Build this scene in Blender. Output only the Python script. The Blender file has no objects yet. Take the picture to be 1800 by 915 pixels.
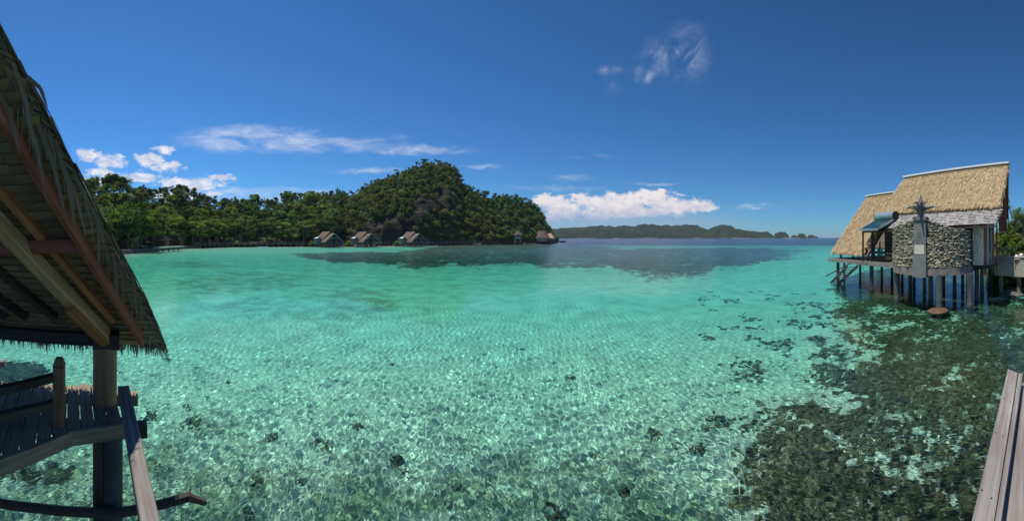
import bpy, math, random
import numpy as np
from mathutils import Vector, Matrix, noise as mnoise

R = math.radians
PI = math.pi
S = bpy.context.scene
COL = S.collection
F = 900 / (PI / 2)          # pixels per radian of the photograph
HZ = 417.0                  # its horizon row
EYE = 5.0                   # metres above the water

# ------------------------------------------------------------------ camera
cam = bpy.data.cameras.new('camera')
CAM = bpy.data.objects.new('camera', cam)
COL.objects.link(CAM)
S.camera = CAM
CAM.location = (0, 0, EYE)
CAM.rotation_euler = (R(90), 0, 0)
cam.type = 'PANO'
cam.panorama_type = 'CENTRAL_CYLINDRICAL'
cam.central_cylindrical_range_u_min = -PI / 2
cam.central_cylindrical_range_u_max = PI / 2
cam.central_cylindrical_range_v_min = -(915 - HZ) / F
cam.central_cylindrical_range_v_max = HZ / F
cam.central_cylindrical_radius = 1.0
cam.clip_start = 0.05
cam.clip_end = 30000

# ------------------------------------------------------------------ light
S.view_settings.view_transform = 'Standard'
S.view_settings.look = 'None'
S.view_settings.exposure = 0.0
S.view_settings.gamma = 1.0
S.cycles.max_bounces = 10
S.cycles.transparent_max_bounces = 12
SUN_AZ, SUN_EL = -78.0, 70.0
sd = Vector((math.sin(R(SUN_AZ)) * math.cos(R(SUN_EL)), math.cos(R(SUN_AZ)) * math.cos(R(SUN_EL)), math.sin(R(SUN_EL))))
L = bpy.data.lights.new('sun', 'SUN')
L.energy = 5.0
L.angle = R(0.5)
L.color = (1.0, 0.95, 0.86)
L.cycles.is_caustics_light = True          # light focused by the ripples onto the sea floor
LO = bpy.data.objects.new('sun', L)
COL.objects.link(LO)
LO.rotation_euler = sd.to_track_quat('Z', 'Y').to_euler()
LO.location = (-30, 20, 60)


class NT:
    def __init__(s, tree):
        s.t = tree

    def n(s, typ, ins=None, **kw):
        nd = s.t.nodes.new(typ)
        for k, v in kw.items():
            setattr(nd, k, v)
        for k, v in (ins or {}).items():
            sock = nd.inputs[k]
            if isinstance(v, bpy.types.NodeSocket):
                s.t.links.new(v, sock)
            else:
                sock.default_value = v
        return nd

    def m(s, op, a, b=0.0, c=0.0, clamp=False):
        return s.n('ShaderNodeMath', {0: a, 1: b, 2: c}, operation=op, use_clamp=clamp).outputs[0]

    def vm(s, op, a, b=(0, 0, 0)):
        nd = s.n('ShaderNodeVectorMath', {0: a, 1: b}, operation=op)
        return nd.outputs[1] if op == 'LENGTH' else nd.outputs[0]

    def mix(s, f, a, b, blend='MIX'):
        nd = s.n('ShaderNodeMix', data_type='RGBA', blend_type=blend)
        for i, v in ((0, f), (6, a), (7, b)):
            if isinstance(v, bpy.types.NodeSocket):
                s.t.links.new(v, nd.inputs[i])
            else:
                nd.inputs[i].default_value = (*v, 1) if i and len(v) == 3 else v
        return nd.outputs[2]

    def noise(s, vec, scale, detail=4, rough=0.55, dist=0.0):
        return s.n('ShaderNodeTexNoise', {'Vector': vec, 'Scale': scale, 'Detail': detail, 'Roughness': rough, 'Distortion': dist}).outputs[0]

    def smooth(s, v, lo, hi, a=0.0, b=1.0):
        return s.n('ShaderNodeMapRange', {0: v, 1: lo, 2: hi, 3: a, 4: b}, interpolation_type='SMOOTHSTEP').outputs[0]


W = bpy.data.worlds.new("World")
S.world = W
W.use_nodes = True
wt = NT(W.node_tree)
bg = W.node_tree.nodes['Background']
bg.inputs[1].default_value = 0.098
sky = wt.n('ShaderNodeTexSky', sky_type='NISHITA', sun_disc=False)
sky.sun_elevation = R(SUN_EL)
sky.sun_rotation = R(SUN_AZ)
sky.altitude = 0
sky.air_density = 1.0
sky.dust_density = 0.15
sky.ozone_density = 4.0
gen = wt.n('ShaderNodeTexCoord').outputs['Generated']
sep = wt.n('ShaderNodeSeparateXYZ', {0: gen})
dx, dy, dz = sep.outputs
azi = wt.m('ARCTAN2', dx, dy)
hyp = wt.m('SQRT', wt.m('ADD', wt.m('MULTIPLY', dx, dx), wt.m('MULTIPLY', dy, dy)))
tan = wt.m('DIVIDE', dz, wt.m('MAXIMUM', hyp, 0.02))
P = wt.n('ShaderNodeCombineXYZ', {0: wt.m('MULTIPLY', azi, F), 1: wt.m('MULTIPLY', tan, F), 2: 0.0}).outputs[0]
fb = wt.n('ShaderNodeTexNoise', {'Vector': wt.vm('MULTIPLY', P, (0.03, 0.05, 0)), 'Scale': 1.0, 'Detail': 7, 'Roughness': 0.58})
fine = wt.noise(wt.vm('MULTIPLY', P, (0.045, 0.075, 0)), 1.0, 8, 0.62, 0.5)
wisp = wt.noise(wt.vm('MULTIPLY', P, (0.012, 0.05, 0)), 1.0, 8, 0.66, 0.7)
wob = wt.vm('MULTIPLY', wt.vm('SUBTRACT', fb.outputs[1], (0.5, 0.5, 0.5)), (40, 22, 0))
PW = wt.vm('ADD', P, wob)


def blob(px, py, rx, ry, k=1.0, src=None):
    v = wt.vm('MULTIPLY', wt.vm('SUBTRACT', src or PW, (px - 900, HZ - py, 0)), (1 / rx, 1 / ry, 0))
    d = wt.m('SUBTRACT', 1.0, wt.vm('LENGTH', v))
    return wt.m('MULTIPLY', wt.m('MAXIMUM', d, 0.0), k)


def union(lst, src=None):
    o = None
    for b in lst:
        v = blob(*b, src=src)
        o = v if o is None else wt.m('MAXIMUM', o, v)
    return o


cum = union([(158, 272, 34, 14), (192, 283, 42, 20), (180, 303, 45, 12), (150, 322, 90, 16), (288, 262, 28, 11), (262, 280, 34, 17),
             (290, 293, 44, 16), (250, 312, 48, 16), (335, 322, 90, 16), (385, 311, 34, 8), (300, 342, 120, 14)])
cb = union([(985, 362, 60, 26), (1075, 360, 130, 27), (1145, 344, 62, 16), (1185, 362, 82, 20), (1235, 364, 34, 11), (965, 350, 40, 14), (990, 378, 50, 16), (1090, 372, 150, 18)])
cir = union([(450, 244, 170, 30, 1.5), (570, 254, 170, 18, 1.4), (740, 264, 130, 12, 1.1), (640, 300, 110, 8, .8), (850, 293, 50, 6, .7),
             (1005, 312, 50, 10, .7), (480, 342, 210, 16, 1.3), (700, 250, 30, 22, .4), (1330, 363, 60, 8, .8), (1040, 275, 60, 8, .4), (980, 330, 130, 9, .5), (1150, 322, 60, 5, .6)])
wsp = union([(1132, 132, 26, 22, 1.0), (1205, 92, 62, 66, .80), (1165, 100, 60, 46, .60), (1068, 122, 40, 14, .55), (1075, 150, 26, 22, .3)])
m_cum = wt.smooth(wt.m('ADD', wt.m('MULTIPLY', cum, 1.45), wt.m('MULTIPLY', wt.m('SUBTRACT', fine, 0.5), 2.6)), 0.22, 0.95, 0, 0.95)
m_cum = wt.m('MULTIPLY', m_cum, wt.smooth(cum, 0.02, 0.2))
m_cb = wt.smooth(wt.m('ADD', cb, wt.m('MULTIPLY', wt.m('SUBTRACT', fine, 0.5), 2.0)), 0.06, 0.60, 0, 0.93)
m_cb = wt.m('MULTIPLY', m_cb, wt.m('MULTIPLY', wt.smooth(cb, 0.0, 0.1), wt.smooth(wt.n('ShaderNodeSeparateXYZ', {0: P}).outputs[1], 22, 46, 0.15, 1.0)))
m_cir = wt.m('MULTIPLY', wt.smooth(cir, 0.0, 0.8), wt.smooth(wisp, 0.30, 0.80, 0, 0.72))
wv = wt.n('ShaderNodeMapping', {'Vector': P, 'Rotation': (0, 0, R(-52))}).outputs[0]
wis2 = wt.noise(wt.vm('MULTIPLY', wv, (0.017, 0.030, 0)), 1.0, 8, 0.62, 0.7)
m_wsp = wt.m('MULTIPLY', wt.smooth(wsp, 0.0, 0.9), wt.smooth(wis2, 0.36, 0.80, 0, 0.60))
hazeband = wt.m('MULTIPLY', wt.smooth(blob(1080, 396, 330, 42, 1, src=P), 0.0, 0.9), 0.42)
skyc = wt.mix(1.0, sky.outputs[0], (0.37, 0.81, 1.20), 'MULTIPLY')
gr_ = wt.m('MULTIPLY', wt.m('ADD', 0.91, wt.m('MULTIPLY', wt.m('COSINE', wt.m('ADD', azi, R(105))), 0.15)), wt.smooth(tan, 0.15, 1.0, 1.06, 0.85))
skyc = wt.mix(1.0, skyc, wt.n('ShaderNodeCombineColor', {0: gr_, 1: gr_, 2: gr_}).outputs[0], 'MULTIPLY')
c1 = wt.mix(hazeband, skyc, (4.6, 4.6, 6.2))
shade = wt.noise(wt.vm('MULTIPLY', PW, (0.05, 0.10, 0)), 1.0, 5, 0.5)
ccol = wt.mix(wt.smooth(shade, 0.35, 0.68), (5.6, 6.3, 7.9), (8.9, 9.1, 9.6))
cbcol = wt.mix(wt.smooth(wt.m('ADD', wt.n('ShaderNodeSeparateXYZ', {0: P}).outputs[1], wt.m('MULTIPLY', shade, 80.0)), 66, 116), (5.7, 5.6, 7.1), (9.3, 8.6, 8.4))
c2 = wt.mix(m_cir, c1, (7.6, 8.1, 9.2))
c3 = wt.mix(m_wsp, c2, (7.0, 7.6, 9.0))
c4 = wt.mix(m_cb, c3, cbcol)
c5 = wt.mix(m_cum, c4, ccol)
W.node_tree.links.new(c5, bg.inputs[0])


# ------------------------------------------------------------------ materials
def mat(name, fn):
    m = bpy.data.materials.new(name)
    m.use_nodes = True
    m.node_tree.nodes.clear()
    t = NT(m.node_tree)
    out = t.n('ShaderNodeOutputMaterial')
    sh = fn(t)
    m.node_tree.links.new(sh, out.inputs[0])
    return m


def pbsdf(t, col, rough=0.8, spec=0.3, bump=None, bs=0.4, bd=0.02, metal=0.0):
    p = t.n('ShaderNodeBsdfPrincipled', {'Base Color': col if isinstance(col, bpy.types.NodeSocket) else (*col, 1), 'Roughness': rough, 'Metallic': metal, 'Specular IOR Level': spec})
    if bump is not None:
        b = t.n('ShaderNodeBump', {'Height': bump, 'Strength': bs, 'Distance': bd})
        t.t.links.new(b.outputs[0], p.inputs['Normal'])
    return p.outputs[0]


def wood(name, c1, c2, rough=0.75, grain=(1.2, 26), wear=None):
    def fn(t):
        uv = t.n('ShaderNodeTexCoord').outputs['UV']
        rnd = t.n('ShaderNodeObjectInfo').outputs['Random']
        g = t.noise(t.vm('MULTIPLY', uv, (grain[0], grain[1], 1)), 1.0, 6, 0.6, 0.6)
        b = t.noise(t.vm('MULTIPLY', uv, (1.5, 4, 1)), 1.0, 4, 0.6)
        c = t.mix(t.smooth(g, 0.3, 0.7), c1, c2)
        c = t.mix(t.smooth(b, 0.35, 0.75, 0, 0.55), c, wear or tuple(x * .6 for x in c1))
        v = t.m('ADD', 0.8, t.m('MULTIPLY', rnd, 0.4))
        c = t.mix(1.0, c, t.n('ShaderNodeCombineColor', {0: v, 1: v, 2: v}).outputs[0], 'MULTIPLY')
        return pbsdf(t, c, rough, 0.3, g, 0.5, 0.006)
    return mat(name, fn)


def flat(name, c1, c2, scale=3.0, rough=0.8, bump=0.3, bd=0.02, spec=0.3, metal=0.0):
    def fn(t):
        o = t.n('ShaderNodeTexCoord').outputs['Object']
        rnd = t.n('ShaderNodeObjectInfo').outputs['Random']
        n = t.noise(t.vm('ADD', o, t.n('ShaderNodeCombineXYZ', {0: t.m('MULTIPLY', rnd, 50.0), 1: 0.0, 2: 0.0}).outputs[0]), scale, 6, 0.6)
        c = t.mix(t.smooth(n, 0.3, 0.7), c1, c2)
        return pbsdf(t, c, rough, spec, n, bump, bd, metal)
    return mat(name, fn)


def tonemat(name, lo, hi, rough=0.85, transl=0.0, grain=None, objvar=0.0):
    """colour from a per-face random value carried by the mesh (leaf, reed or stone colour)"""
    def fn(t):
        a = t.n('ShaderNodeAttribute', attribute_name='tone').outputs['Fac']
        c = t.mix(a, lo, hi)
        if grain:
            uv = t.n('ShaderNodeTexCoord').outputs['Object']
            c = t.mix(t.smooth(t.noise(uv, grain, 4), 0.35, 0.7, 0, 0.35), c, tuple(x * .55 for x in lo))
        if objvar:
            r = t.n('ShaderNodeObjectInfo').outputs['Random']
            hs = t.n('ShaderNodeHueSaturation', {'Hue': t.m('ADD', 0.5 - objvar * .06, t.m('MULTIPLY', r, objvar * .12)), 'Saturation': t.m('ADD', 1.0 - objvar * .3, t.m('MULTIPLY', t.m('FRACT', t.m('MULTIPLY', r, 17.3)), objvar * .5)),
                                                'Value': t.m('ADD', 1.0 - objvar * .5, t.m('MULTIPLY', t.m('FRACT', t.m('MULTIPLY', r, 7.7)), objvar)), 'Color': c})
            c = hs.outputs[0]
        if transl:
            d = t.n('ShaderNodeBsdfDiffuse', {0: c})
            tr = t.n('ShaderNodeBsdfTranslucent', {0: t.mix(1.0, c, (1.1, 1.25, 0.5), 'MULTIPLY')})
            return t.n('ShaderNodeMixShader', {0: transl, 1: d.outputs[0], 2: tr.outputs[0]}).outputs[0]
        return pbsdf(t, c, rough, 0.25)
    return mat(name, fn)


M = {}
M['dark_wood'] = wood('dark weathered wood', (0.042, 0.030, 0.024), (0.085, 0.062, 0.048))
M['grey_wood'] = wood('grey weathered wood', (0.165, 0.148, 0.135), (0.32, 0.292, 0.27), 0.8, (0.8, 22), (0.11, 0.088, 0.078))
M['deck_wood'] = wood('deck wood', (0.19, 0.135, 0.092), (0.32, 0.235, 0.165))
M['brown_wood'] = wood('brown timber', (0.38, 0.145, 0.05), (0.56, 0.25, 0.09), 0.6)
M['red_wood'] = wood('red brown board', (0.28, 0.075, 0.042), (0.40, 0.13, 0.075), 0.55)
M['pale_timber'] = wood('pale timber', (0.58, 0.32, 0.145), (0.78, 0.49, 0.25), 0.6)
M['post_wood'] = wood('round post', (0.17, 0.085, 0.042), (0.32, 0.175, 0.09), 0.6, (0.6, 5))
M['pile'] = wood('grey pile', (0.055, 0.060, 0.058), (0.115, 0.12, 0.115), 0.8, (1.0, 3))
M['shingle'] = tonemat('grey wood shingle', (0.17, 0.158, 0.148), (0.42, 0.395, 0.37), 0.75)
M['thatch'] = tonemat('straw thatch', (0.30, 0.21, 0.11), (0.64, 0.485, 0.285), 0.9)
M['thatch_base'] = flat('thatch underlay', (0.13, 0.085, 0.04), (0.26, 0.17, 0.085), 6, 0.95)
M['old_thatch'] = tonemat('old brown thatch', (0.105, 0.075, 0.054), (0.20, 0.15, 0.11), 0.9)
M['leaf_thatch'] = tonemat('dry palm leaf', (0.13, 0.118, 0.085), (0.34, 0.30, 0.215), 0.7)
M['panel'] = tonemat('sewn leaf panel', (0.20, 0.140, 0.078), (0.36, 0.262, 0.155), 0.7)
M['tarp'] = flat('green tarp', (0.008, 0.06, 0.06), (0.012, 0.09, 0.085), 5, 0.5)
M['stone'] = tonemat('wall stone', (0.22, 0.19, 0.135), (0.74, 0.65, 0.47), 0.8, grain=9)
M['mortar'] = flat('dark mortar', (0.032, 0.031, 0.028), (0.06, 0.058, 0.053), 5)
M['concrete'] = flat('grey concrete', (0.13, 0.13, 0.12), (0.20, 0.197, 0.185), 1.6, 0.85)
M['band'] = flat('brown concrete band', (0.16, 0.13, 0.11), (0.29, 0.245, 0.21), 2.2, 0.9, 0.5)
M['beige'] = flat('beige plaster', (0.56, 0.50, 0.40), (0.64, 0.58, 0.47), 1.2, 0.8)
M['olive'] = flat('beige render', (0.36, 0.335, 0.26), (0.42, 0.39, 0.31), 1.2, 0.85)
M['white'] = flat('white painted metal', (0.72, 0.72, 0.72), (0.80, 0.80, 0.80), 3, 0.5)
M['metal'] = flat('brushed steel tank', (0.42, 0.50, 0.50), (0.50, 0.58, 0.58), 2, 0.35, 0.05, metal=0.6)
M['black'] = flat('black plastic', (0.012, 0.012, 0.014), (0.02, 0.02, 0.022), 3, 0.5)
M['glass'] = flat('dark glass', (0.012, 0.02, 0.022), (0.016, 0.026, 0.028), 2, 0.08, 0.0, spec=0.6)
M['collector'] = flat('collector glass', (0.012, 0.04, 0.045), (0.02, 0.055, 0.06), 2, 0.12, 0.0, spec=0.6)
M['carved'] = wood('carved driftwood', (0.13, 0.12, 0.115), (0.27, 0.25, 0.235))
M['ylw'] = flat('yellow cushion', (0.5, 0.28, 0.03), (0.6, 0.36, 0.06), 4)
M['navy'] = flat('dark cushion', (0.015, 0.017, 0.025), (0.03, 0.032, 0.04), 4)
M['linen'] = flat('white linen', (0.75, 0.73, 0.66), (0.82, 0.80, 0.74), 4)
M['terracotta'] = flat('clay pot', (0.10, 0.055, 0.035), (0.16, 0.085, 0.05), 6)
M['bark'] = flat('bark', (0.11, 0.09, 0.07), (0.26, 0.22, 0.175), 3)
M['seawall'] = flat('sea wall stone', (0.07, 0.07, 0.065), (0.15, 0.147, 0.135), 1.2)
M['leaf_dark'] = tonemat('dark foliage', (0.022, 0.040, 0.013), (0.150, 0.205, 0.050), transl=0.42, objvar=0.6)
M['leaf_mid'] = tonemat('green foliage', (0.034, 0.062, 0.015), (0.215, 0.295, 0.064), transl=0.42, objvar=0.6)
M['leaf_olive'] = tonemat('olive foliage', (0.060, 0.070, 0.019), (0.310, 0.320, 0.085), transl=0.40, objvar=0.5)
M['coral'] = tonemat('coral', (0.055, 0.050, 0.030), (0.20, 0.175, 0.10), 0.9, grain=7)


def rockfn(t):
    o = t.n('ShaderNodeTexCoord').outputs['Object']
    a = t.n('ShaderNodeAttribute', attribute_name='rock').outputs['Fac']
    str_ = t.noise(t.vm('MULTIPLY', o, (0.05, 0.05, 0.5)), 1.0, 7, 0.65, 0.6)
    ver = t.noise(t.vm('MULTIPLY', o, (0.45, 0.45, 0.05)), 1.0, 6, 0.65)
    c = t.mix(t.smooth(str_, 0.35, 0.7), (0.014, 0.012, 0.010), (0.058, 0.048, 0.038))
    c = t.mix(t.smooth(ver, 0.42, 0.68, 0, 0.75), c, (0.017, 0.018, 0.016))
    n = t.noise(o, 0.12, 6)
    g = t.mix(t.smooth(n, 0.35, 0.65), (0.022, 0.034, 0.011), (0.06, 0.075, 0.024))
    f = t.smooth(t.m('ADD', a, t.m('MULTIPLY', t.m('SUBTRACT', n, 0.5), 0.9)), 0.35, 0.6)
    return pbsdf(t, t.mix(f, g, c), 0.95, 0.15, t.m('ADD', str_, ver), 0.9, 1.5)


M['rock'] = mat('cliff rock and undergrowth', rockfn)


def islandfn(t):
    o = t.n('ShaderNodeTexCoord').outputs['Object']
    n = t.noise(o, 0.045, 8, 0.7)
    n2 = t.noise(o, 0.012, 5, 0.6)
    c = t.mix(t.smooth(n, 0.3, 0.7), (0.009, 0.020, 0.010), (0.034, 0.054, 0.024))
    z = t.n('ShaderNodeSeparateXYZ', {0: o}).outputs[2]
    c = t.mix(t.m('MULTIPLY', t.smooth(z, 5.0, 1.5), t.smooth(n2, 0.45, 0.6)), c, (0.20, 0.185, 0.15))
    return pbsdf(t, c, 0.95, 0.1, n, 1.0, 12.0)


M['island'] = mat('island forest', islandfn)


def seabedfn(t):
    o = t.n('ShaderNodeTexCoord').outputs['Object']
    att = t.n('ShaderNodeAttribute', attribute_name='zone')
    sp = t.n('ShaderNodeSeparateColor', {0: att.outputs['Color']})
    reef, deep, grass = sp.outputs
    nfar = t.noise(t.vm('MULTIPLY', o, (0.10, 0.10, 0)), 1.0, 7, 0.62)
    nmid = t.noise(t.vm('MULTIPLY', o, (0.55, 0.55, 0)), 1.0, 6, 0.6, 0.4)
    nsm = t.noise(t.vm('MULTIPLY', o, (2.6, 2.6, 0)), 1.0, 6, 0.65, 0.3)
    nmx = t.m('ADD', t.m('MULTIPLY', nfar, 0.3), t.m('ADD', t.m('MULTIPLY', nmid, 0.35), t.m('MULTIPLY', nsm, 0.45)))
    sand = t.mix(t.smooth(nmid, 0.3, 0.75), (0.63, 0.605, 0.475), (0.44, 0.425, 0.33))
    sand = t.mix(t.smooth(nsm, 0.58, 0.72, 0, 0.35), sand, (0.27, 0.27, 0.20))
    wd = t.mix(t.smooth(t.m('ADD', t.m('MULTIPLY', nsm, 0.5), t.m('MULTIPLY', nfar, 0.5)), 0.38, 0.64), (0.032, 0.030, 0.017), (0.125, 0.106, 0.058))
    gr = t.mix(t.smooth(nsm, 0.3, 0.7), (0.13, 0.14, 0.07), (0.28, 0.27, 0.16))
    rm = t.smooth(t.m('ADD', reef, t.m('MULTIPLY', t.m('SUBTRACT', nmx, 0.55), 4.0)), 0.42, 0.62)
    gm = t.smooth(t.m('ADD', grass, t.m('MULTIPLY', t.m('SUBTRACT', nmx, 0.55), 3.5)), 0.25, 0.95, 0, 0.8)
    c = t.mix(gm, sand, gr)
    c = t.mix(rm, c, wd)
    dn = t.mix(t.smooth(nfar, 0.3, 0.7), (0.006, 0.022, 0.075), (0.010, 0.036, 0.10))
    c = t.mix(deep, c, dn)
    return pbsdf(t, c, 0.95, 0.0)


M['seabed'] = mat('sand and reef', seabedfn)


def waterfn(t):
    o = t.n('ShaderNodeTexCoord').outputs['Object']
    tint = t.n('ShaderNodeAttribute', attribute_name='tint').outputs['Color']
    far = t.n('ShaderNodeAttribute', attribute_name='far').outputs['Fac']
    b1 = t.noise(t.vm('MULTIPLY', o, (1.1, 1.6, 0)), 1.0, 4, 0.6)
    b2 = t.noise(t.vm('MULTIPLY', o, (0.12, 0.22, 0)), 1.0, 4, 0.6)
    h = t.m('ADD', t.m('MULTIPLY', b1, 0.35), t.m('MULTIPLY', b2, 1.2))
    bump = t.n('ShaderNodeBump', {'Height': h, 'Strength': far, 'Distance': 0.55}).outputs[0]
    fr = t.n('ShaderNodeFresnel', {0: 1.33, 1: bump}).outputs[0]
    gl = t.n('ShaderNodeBsdfGlossy', {'Color': (1, 1, 1, 1), 'Roughness': t.m('MULTIPLY', far, 0.22), 'Normal': bump})
    rf = t.n('ShaderNodeBsdfRefraction', {'Color': tint, 'Roughness': 0.0, 'IOR': 1.33})
    return t.n('ShaderNodeMixShader', {0: t.m('MULTIPLY', fr, 0.68), 1: rf.outputs[0], 2: gl.outputs[0]}).outputs[0]


M['water'] = mat('lagoon water', waterfn)


# ------------------------------------------------------------------ mesh helpers
def rot_frame(d, up=Vector((0, 0, 1))):
    d = d.normalized()
    if abs(d.dot(up)) > 0.99:
        up = Vector((1, 0, 0))
    s = d.cross(up).normalized()
    return d, s, s.cross(d).normalized()


class MB:
    def __init__(s, seed=0):
        s.v, s.f, s.uv, s.t = [], [], [], []
        s.r = random.Random(seed)

    def face(s, pts, uvs, tone):
        i = len(s.v)
        s.v.extend(pts)
        s.f.append(tuple(range(i, i + len(pts))))
        s.uv.append(uvs)
        s.t.append(tone)

    def bar(s, p, q, w, h, up=Vector((0, 0, 1)), tone=None, taper=1.0, bev=0.0):
        """box from p to q, w wide and h high"""
        p, q = Vector(p), Vector(q)
        d, sd_, u = rot_frame(q - p, Vector(up))
        ln = (q - p).length
        tone = s.r.random() if tone is None else tone
        o = s.r.random() * 20
        if bev:
            prof = [(-w / 2 + bev, -h / 2), (w / 2 - bev, -h / 2), (w / 2, -h / 2 + bev), (w / 2, h / 2 - bev), (w / 2 - bev, h / 2), (-w / 2 + bev, h / 2), (-w / 2, h / 2 - bev), (-w / 2, -h / 2 + bev)]
        else:
            prof = [(-w / 2, -h / 2), (w / 2, -h / 2), (w / 2, h / 2), (-w / 2, h / 2)]
        n = len(prof)
        A = [p + sd_ * a + u * b for a, b in prof]
        B = [q + sd_ * a * taper + u * b * taper for a, b in prof]
        per = 0
        for i in range(n):
            j = (i + 1) % n
            e = (A[j] - A[i]).length
            s.face([B[i], B[j], A[j], A[i]], [(o + ln, per), (o + ln, per + e), (o, per + e), (o, per)], tone)
            per += e
        s.face(A, [(o + a, b) for a, b in prof], tone)
        s.face(B[::-1], [(o + a, b) for a, b in prof][::-1], tone)
        return s

    def box(s, c, size, tone=None, bev=0.0, rz=0.0):
        c = Vector(c)
        x, y, z = size
        dx_ = Vector((math.cos(rz), math.sin(rz), 0))
        dy_ = Vector((-math.sin(rz), math.cos(rz), 0))
        if x >= y:
            return s.bar(c - dx_ * x / 2, c + dx_ * x / 2, y, z, tone=tone, bev=bev)
        return s.bar(c - dy_ * y / 2, c + dy_ * y / 2, x, z, tone=tone, bev=bev)

    def tube(s, pts, rad, n=8, tone=None, cap=True):
        pts = [Vector(p) for p in pts]
        if not isinstance(rad, (list, tuple)):
            rad = [rad] * len(pts)
        tone = s.r.random() if tone is None else tone
        o = s.r.random() * 20
        rings, ln, L_ = [], [], 0
        _, sd_, u = rot_frame(pts[1] - pts[0])
        for i, p in enumerate(pts):
            d = (pts[min(i + 1, len(pts) - 1)] - pts[max(i - 1, 0)]).normalized()
            sd_ = (sd_ - d * sd_.dot(d)).normalized()
            u = sd_.cross(d)
            rings.append([p + (sd_ * math.cos(2 * PI * k / n) + u * math.sin(2 * PI * k / n)) * rad[i] for k in range(n)])
            if i:
                L_ += (p - pts[i - 1]).length
            ln.append(L_)
        for i in range(len(pts) - 1):
            for k in range(n):
                j = (k + 1) % n
                c = 2 * PI * rad[i] / n
                s.face([rings[i + 1][k], rings[i + 1][j], rings[i][j], rings[i][k]], [(o + ln[i + 1], k * c), (o + ln[i + 1], (k + 1) * c), (o + ln[i], (k + 1) * c), (o + ln[i], k * c)], tone)
        if cap:
            s.face(rings[0], [(o, 0)] * n, tone)
            s.face(rings[-1][::-1], [(o, 0)] * n, tone)
        return s

    def blade(s, p, d, ln, w, nrm, tone=None, droop=0.0, seg=1, tipw=0.15):
        """a leaf strip from p along d"""
        p, d, nrm = Vector(p), Vector(d).normalized(), Vector(nrm)
        sd_ = d.cross(nrm)
        sd_ = sd_.normalized() if sd_.length > 1e-4 else Vector((1, 0, 0))
        tone = s.r.random() if tone is None else tone
        prev = None
        for i in range(seg + 1):
            t_ = i / seg
            ww = w * (1 - (1 - tipw) * t_ ** 2)
            a, b = p - sd_ * ww / 2, p + sd_ * ww / 2
            if prev:
                s.face([prev[0], prev[1], b, a], [(0, 0), (0, w), (ln, w), (ln, 0)], tone)
            prev = (a, b)
            d = (d + Vector((0, 0, -droop / seg))).normalized()
            p = p + d * ln / seg
        return s

    def lump(s, c, r, n=7, m=5, jit=0.25, flat_=1.0, tone=None):
        """an uneven rounded stone or coral lump"""
        c = Vector(c)
        tone = s.r.random() if tone is None else tone
        g = [[c + Vector((r[0] * math.cos(2 * PI * k / n) * math.sin(PI * i / m), r[1] * math.sin(2 * PI * k / n) * math.sin(PI * i / m), r[2] * math.cos(PI * i / m))) * 1.0 for k in range(n)] for i in range(m + 1)]
        for i in range(1, m):
            for k in range(n):
                g[i][k] = c + (g[i][k] - c) * (1 + s.r.uniform(-jit, jit))
        for i in range(m):
            for k in range(n):
                j = (k + 1) % n
                if i == 0:
                    s.face([g[0][0], g[1][k], g[1][j]], [(0, 0)] * 3, tone)
                elif i == m - 1:
                    s.face([g[i][k], g[m][0], g[i][j]], [(0, 0)] * 3, tone)
                else:
                    s.face([g[i][k], g[i + 1][k], g[i + 1][j], g[i][j]], [(0, 0)] * 4, tone)
        return s

    def mesh(s, name, m, smooth=False):
        me = bpy.data.meshes.new(name)
        me.from_pydata(s.v, [], s.f)
        ul = me.uv_layers.new(name='UVMap')
        ul.data.foreach_set('uv', np.array([c for f in s.uv for c in f], np.float32).ravel())
        at = me.attributes.new('tone', 'FLOAT', 'FACE')
        at.data.foreach_set('value', np.array(s.t, np.float32))
        if smooth:
            me.polygons.foreach_set('use_smooth', np.ones(len(me.polygons), bool))
        me.materials.append(M[m])
        return me

    def build(s, name, m, parent=None, loc=None, smooth=False, kind=None, recv=False):
        return link(name, s.mesh(name, m, smooth), parent, loc, kind, recv)


def link(name, me, parent=None, loc=None, kind=None, recv=False):
    o = bpy.data.objects.new(name, me)
    COL.objects.link(o)
    if parent is not None:
        o.parent = parent
    if loc is not None:
        o.location = loc
    if kind:
        o['kind'] = kind
    if recv:
        o.cycles.is_caustics_receiver = True
    return o


def tag(o, label, cat, group=None):
    o['label'] = label
    o['category'] = cat
    if group:
        o['group'] = group
    return o


def thing(name, label, cat, loc=(0, 0, 0), rz=0.0, group=None):
    o = bpy.data.objects.new(name, None)
    o.empty_display_size = 0.3
    COL.objects.link(o)
    o.location = loc
    o.rotation_euler = (0, 0, rz)
    return tag(o, label, cat, group)


def copy_tree(root, loc, rz, label, scale=1.0, group=None, mats=None):
    def rec(o, par):
        c = o.copy()
        COL.objects.link(c)
        c.parent = par
        for ch in [k for k in KIDS.get(o.name, [])]:
            rec(ch, c)
        return c
    r = root.copy()
    COL.objects.link(r)
    r.location = loc
    r.rotation_euler = (0, 0, rz)
    r.scale = (scale,) * 3 if not isinstance(scale, tuple) else scale
    r['label'] = label
    if group:
        r['group'] = group
    for ch in KIDS.get(root.name, []):
        rec(ch, r)
    return r


KIDS = {}


def freeze(root):
    """remember the children of a finished prototype"""
    def rec(o):
        ks = [c for c in COL.objects if c.parent == o]
        KIDS[o.name] = ks
        for k in ks:
            rec(k)
    rec(root)


def az_of(px):
    return (px - 900) / F


def polar(px, D, z=0.0):
    a = az_of(px)
    return Vector((math.sin(a) * D, math.cos(a) * D, z))


def at(px, py, D):
    """the point seen at photo pixel (px, py) at horizontal distance D"""
    return polar(px, D, EYE - (py - HZ) / F * D)


def onz(px, py, z):
    D = (EYE - z) * F / (py - HZ)
    return polar(px, D, z)


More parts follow.
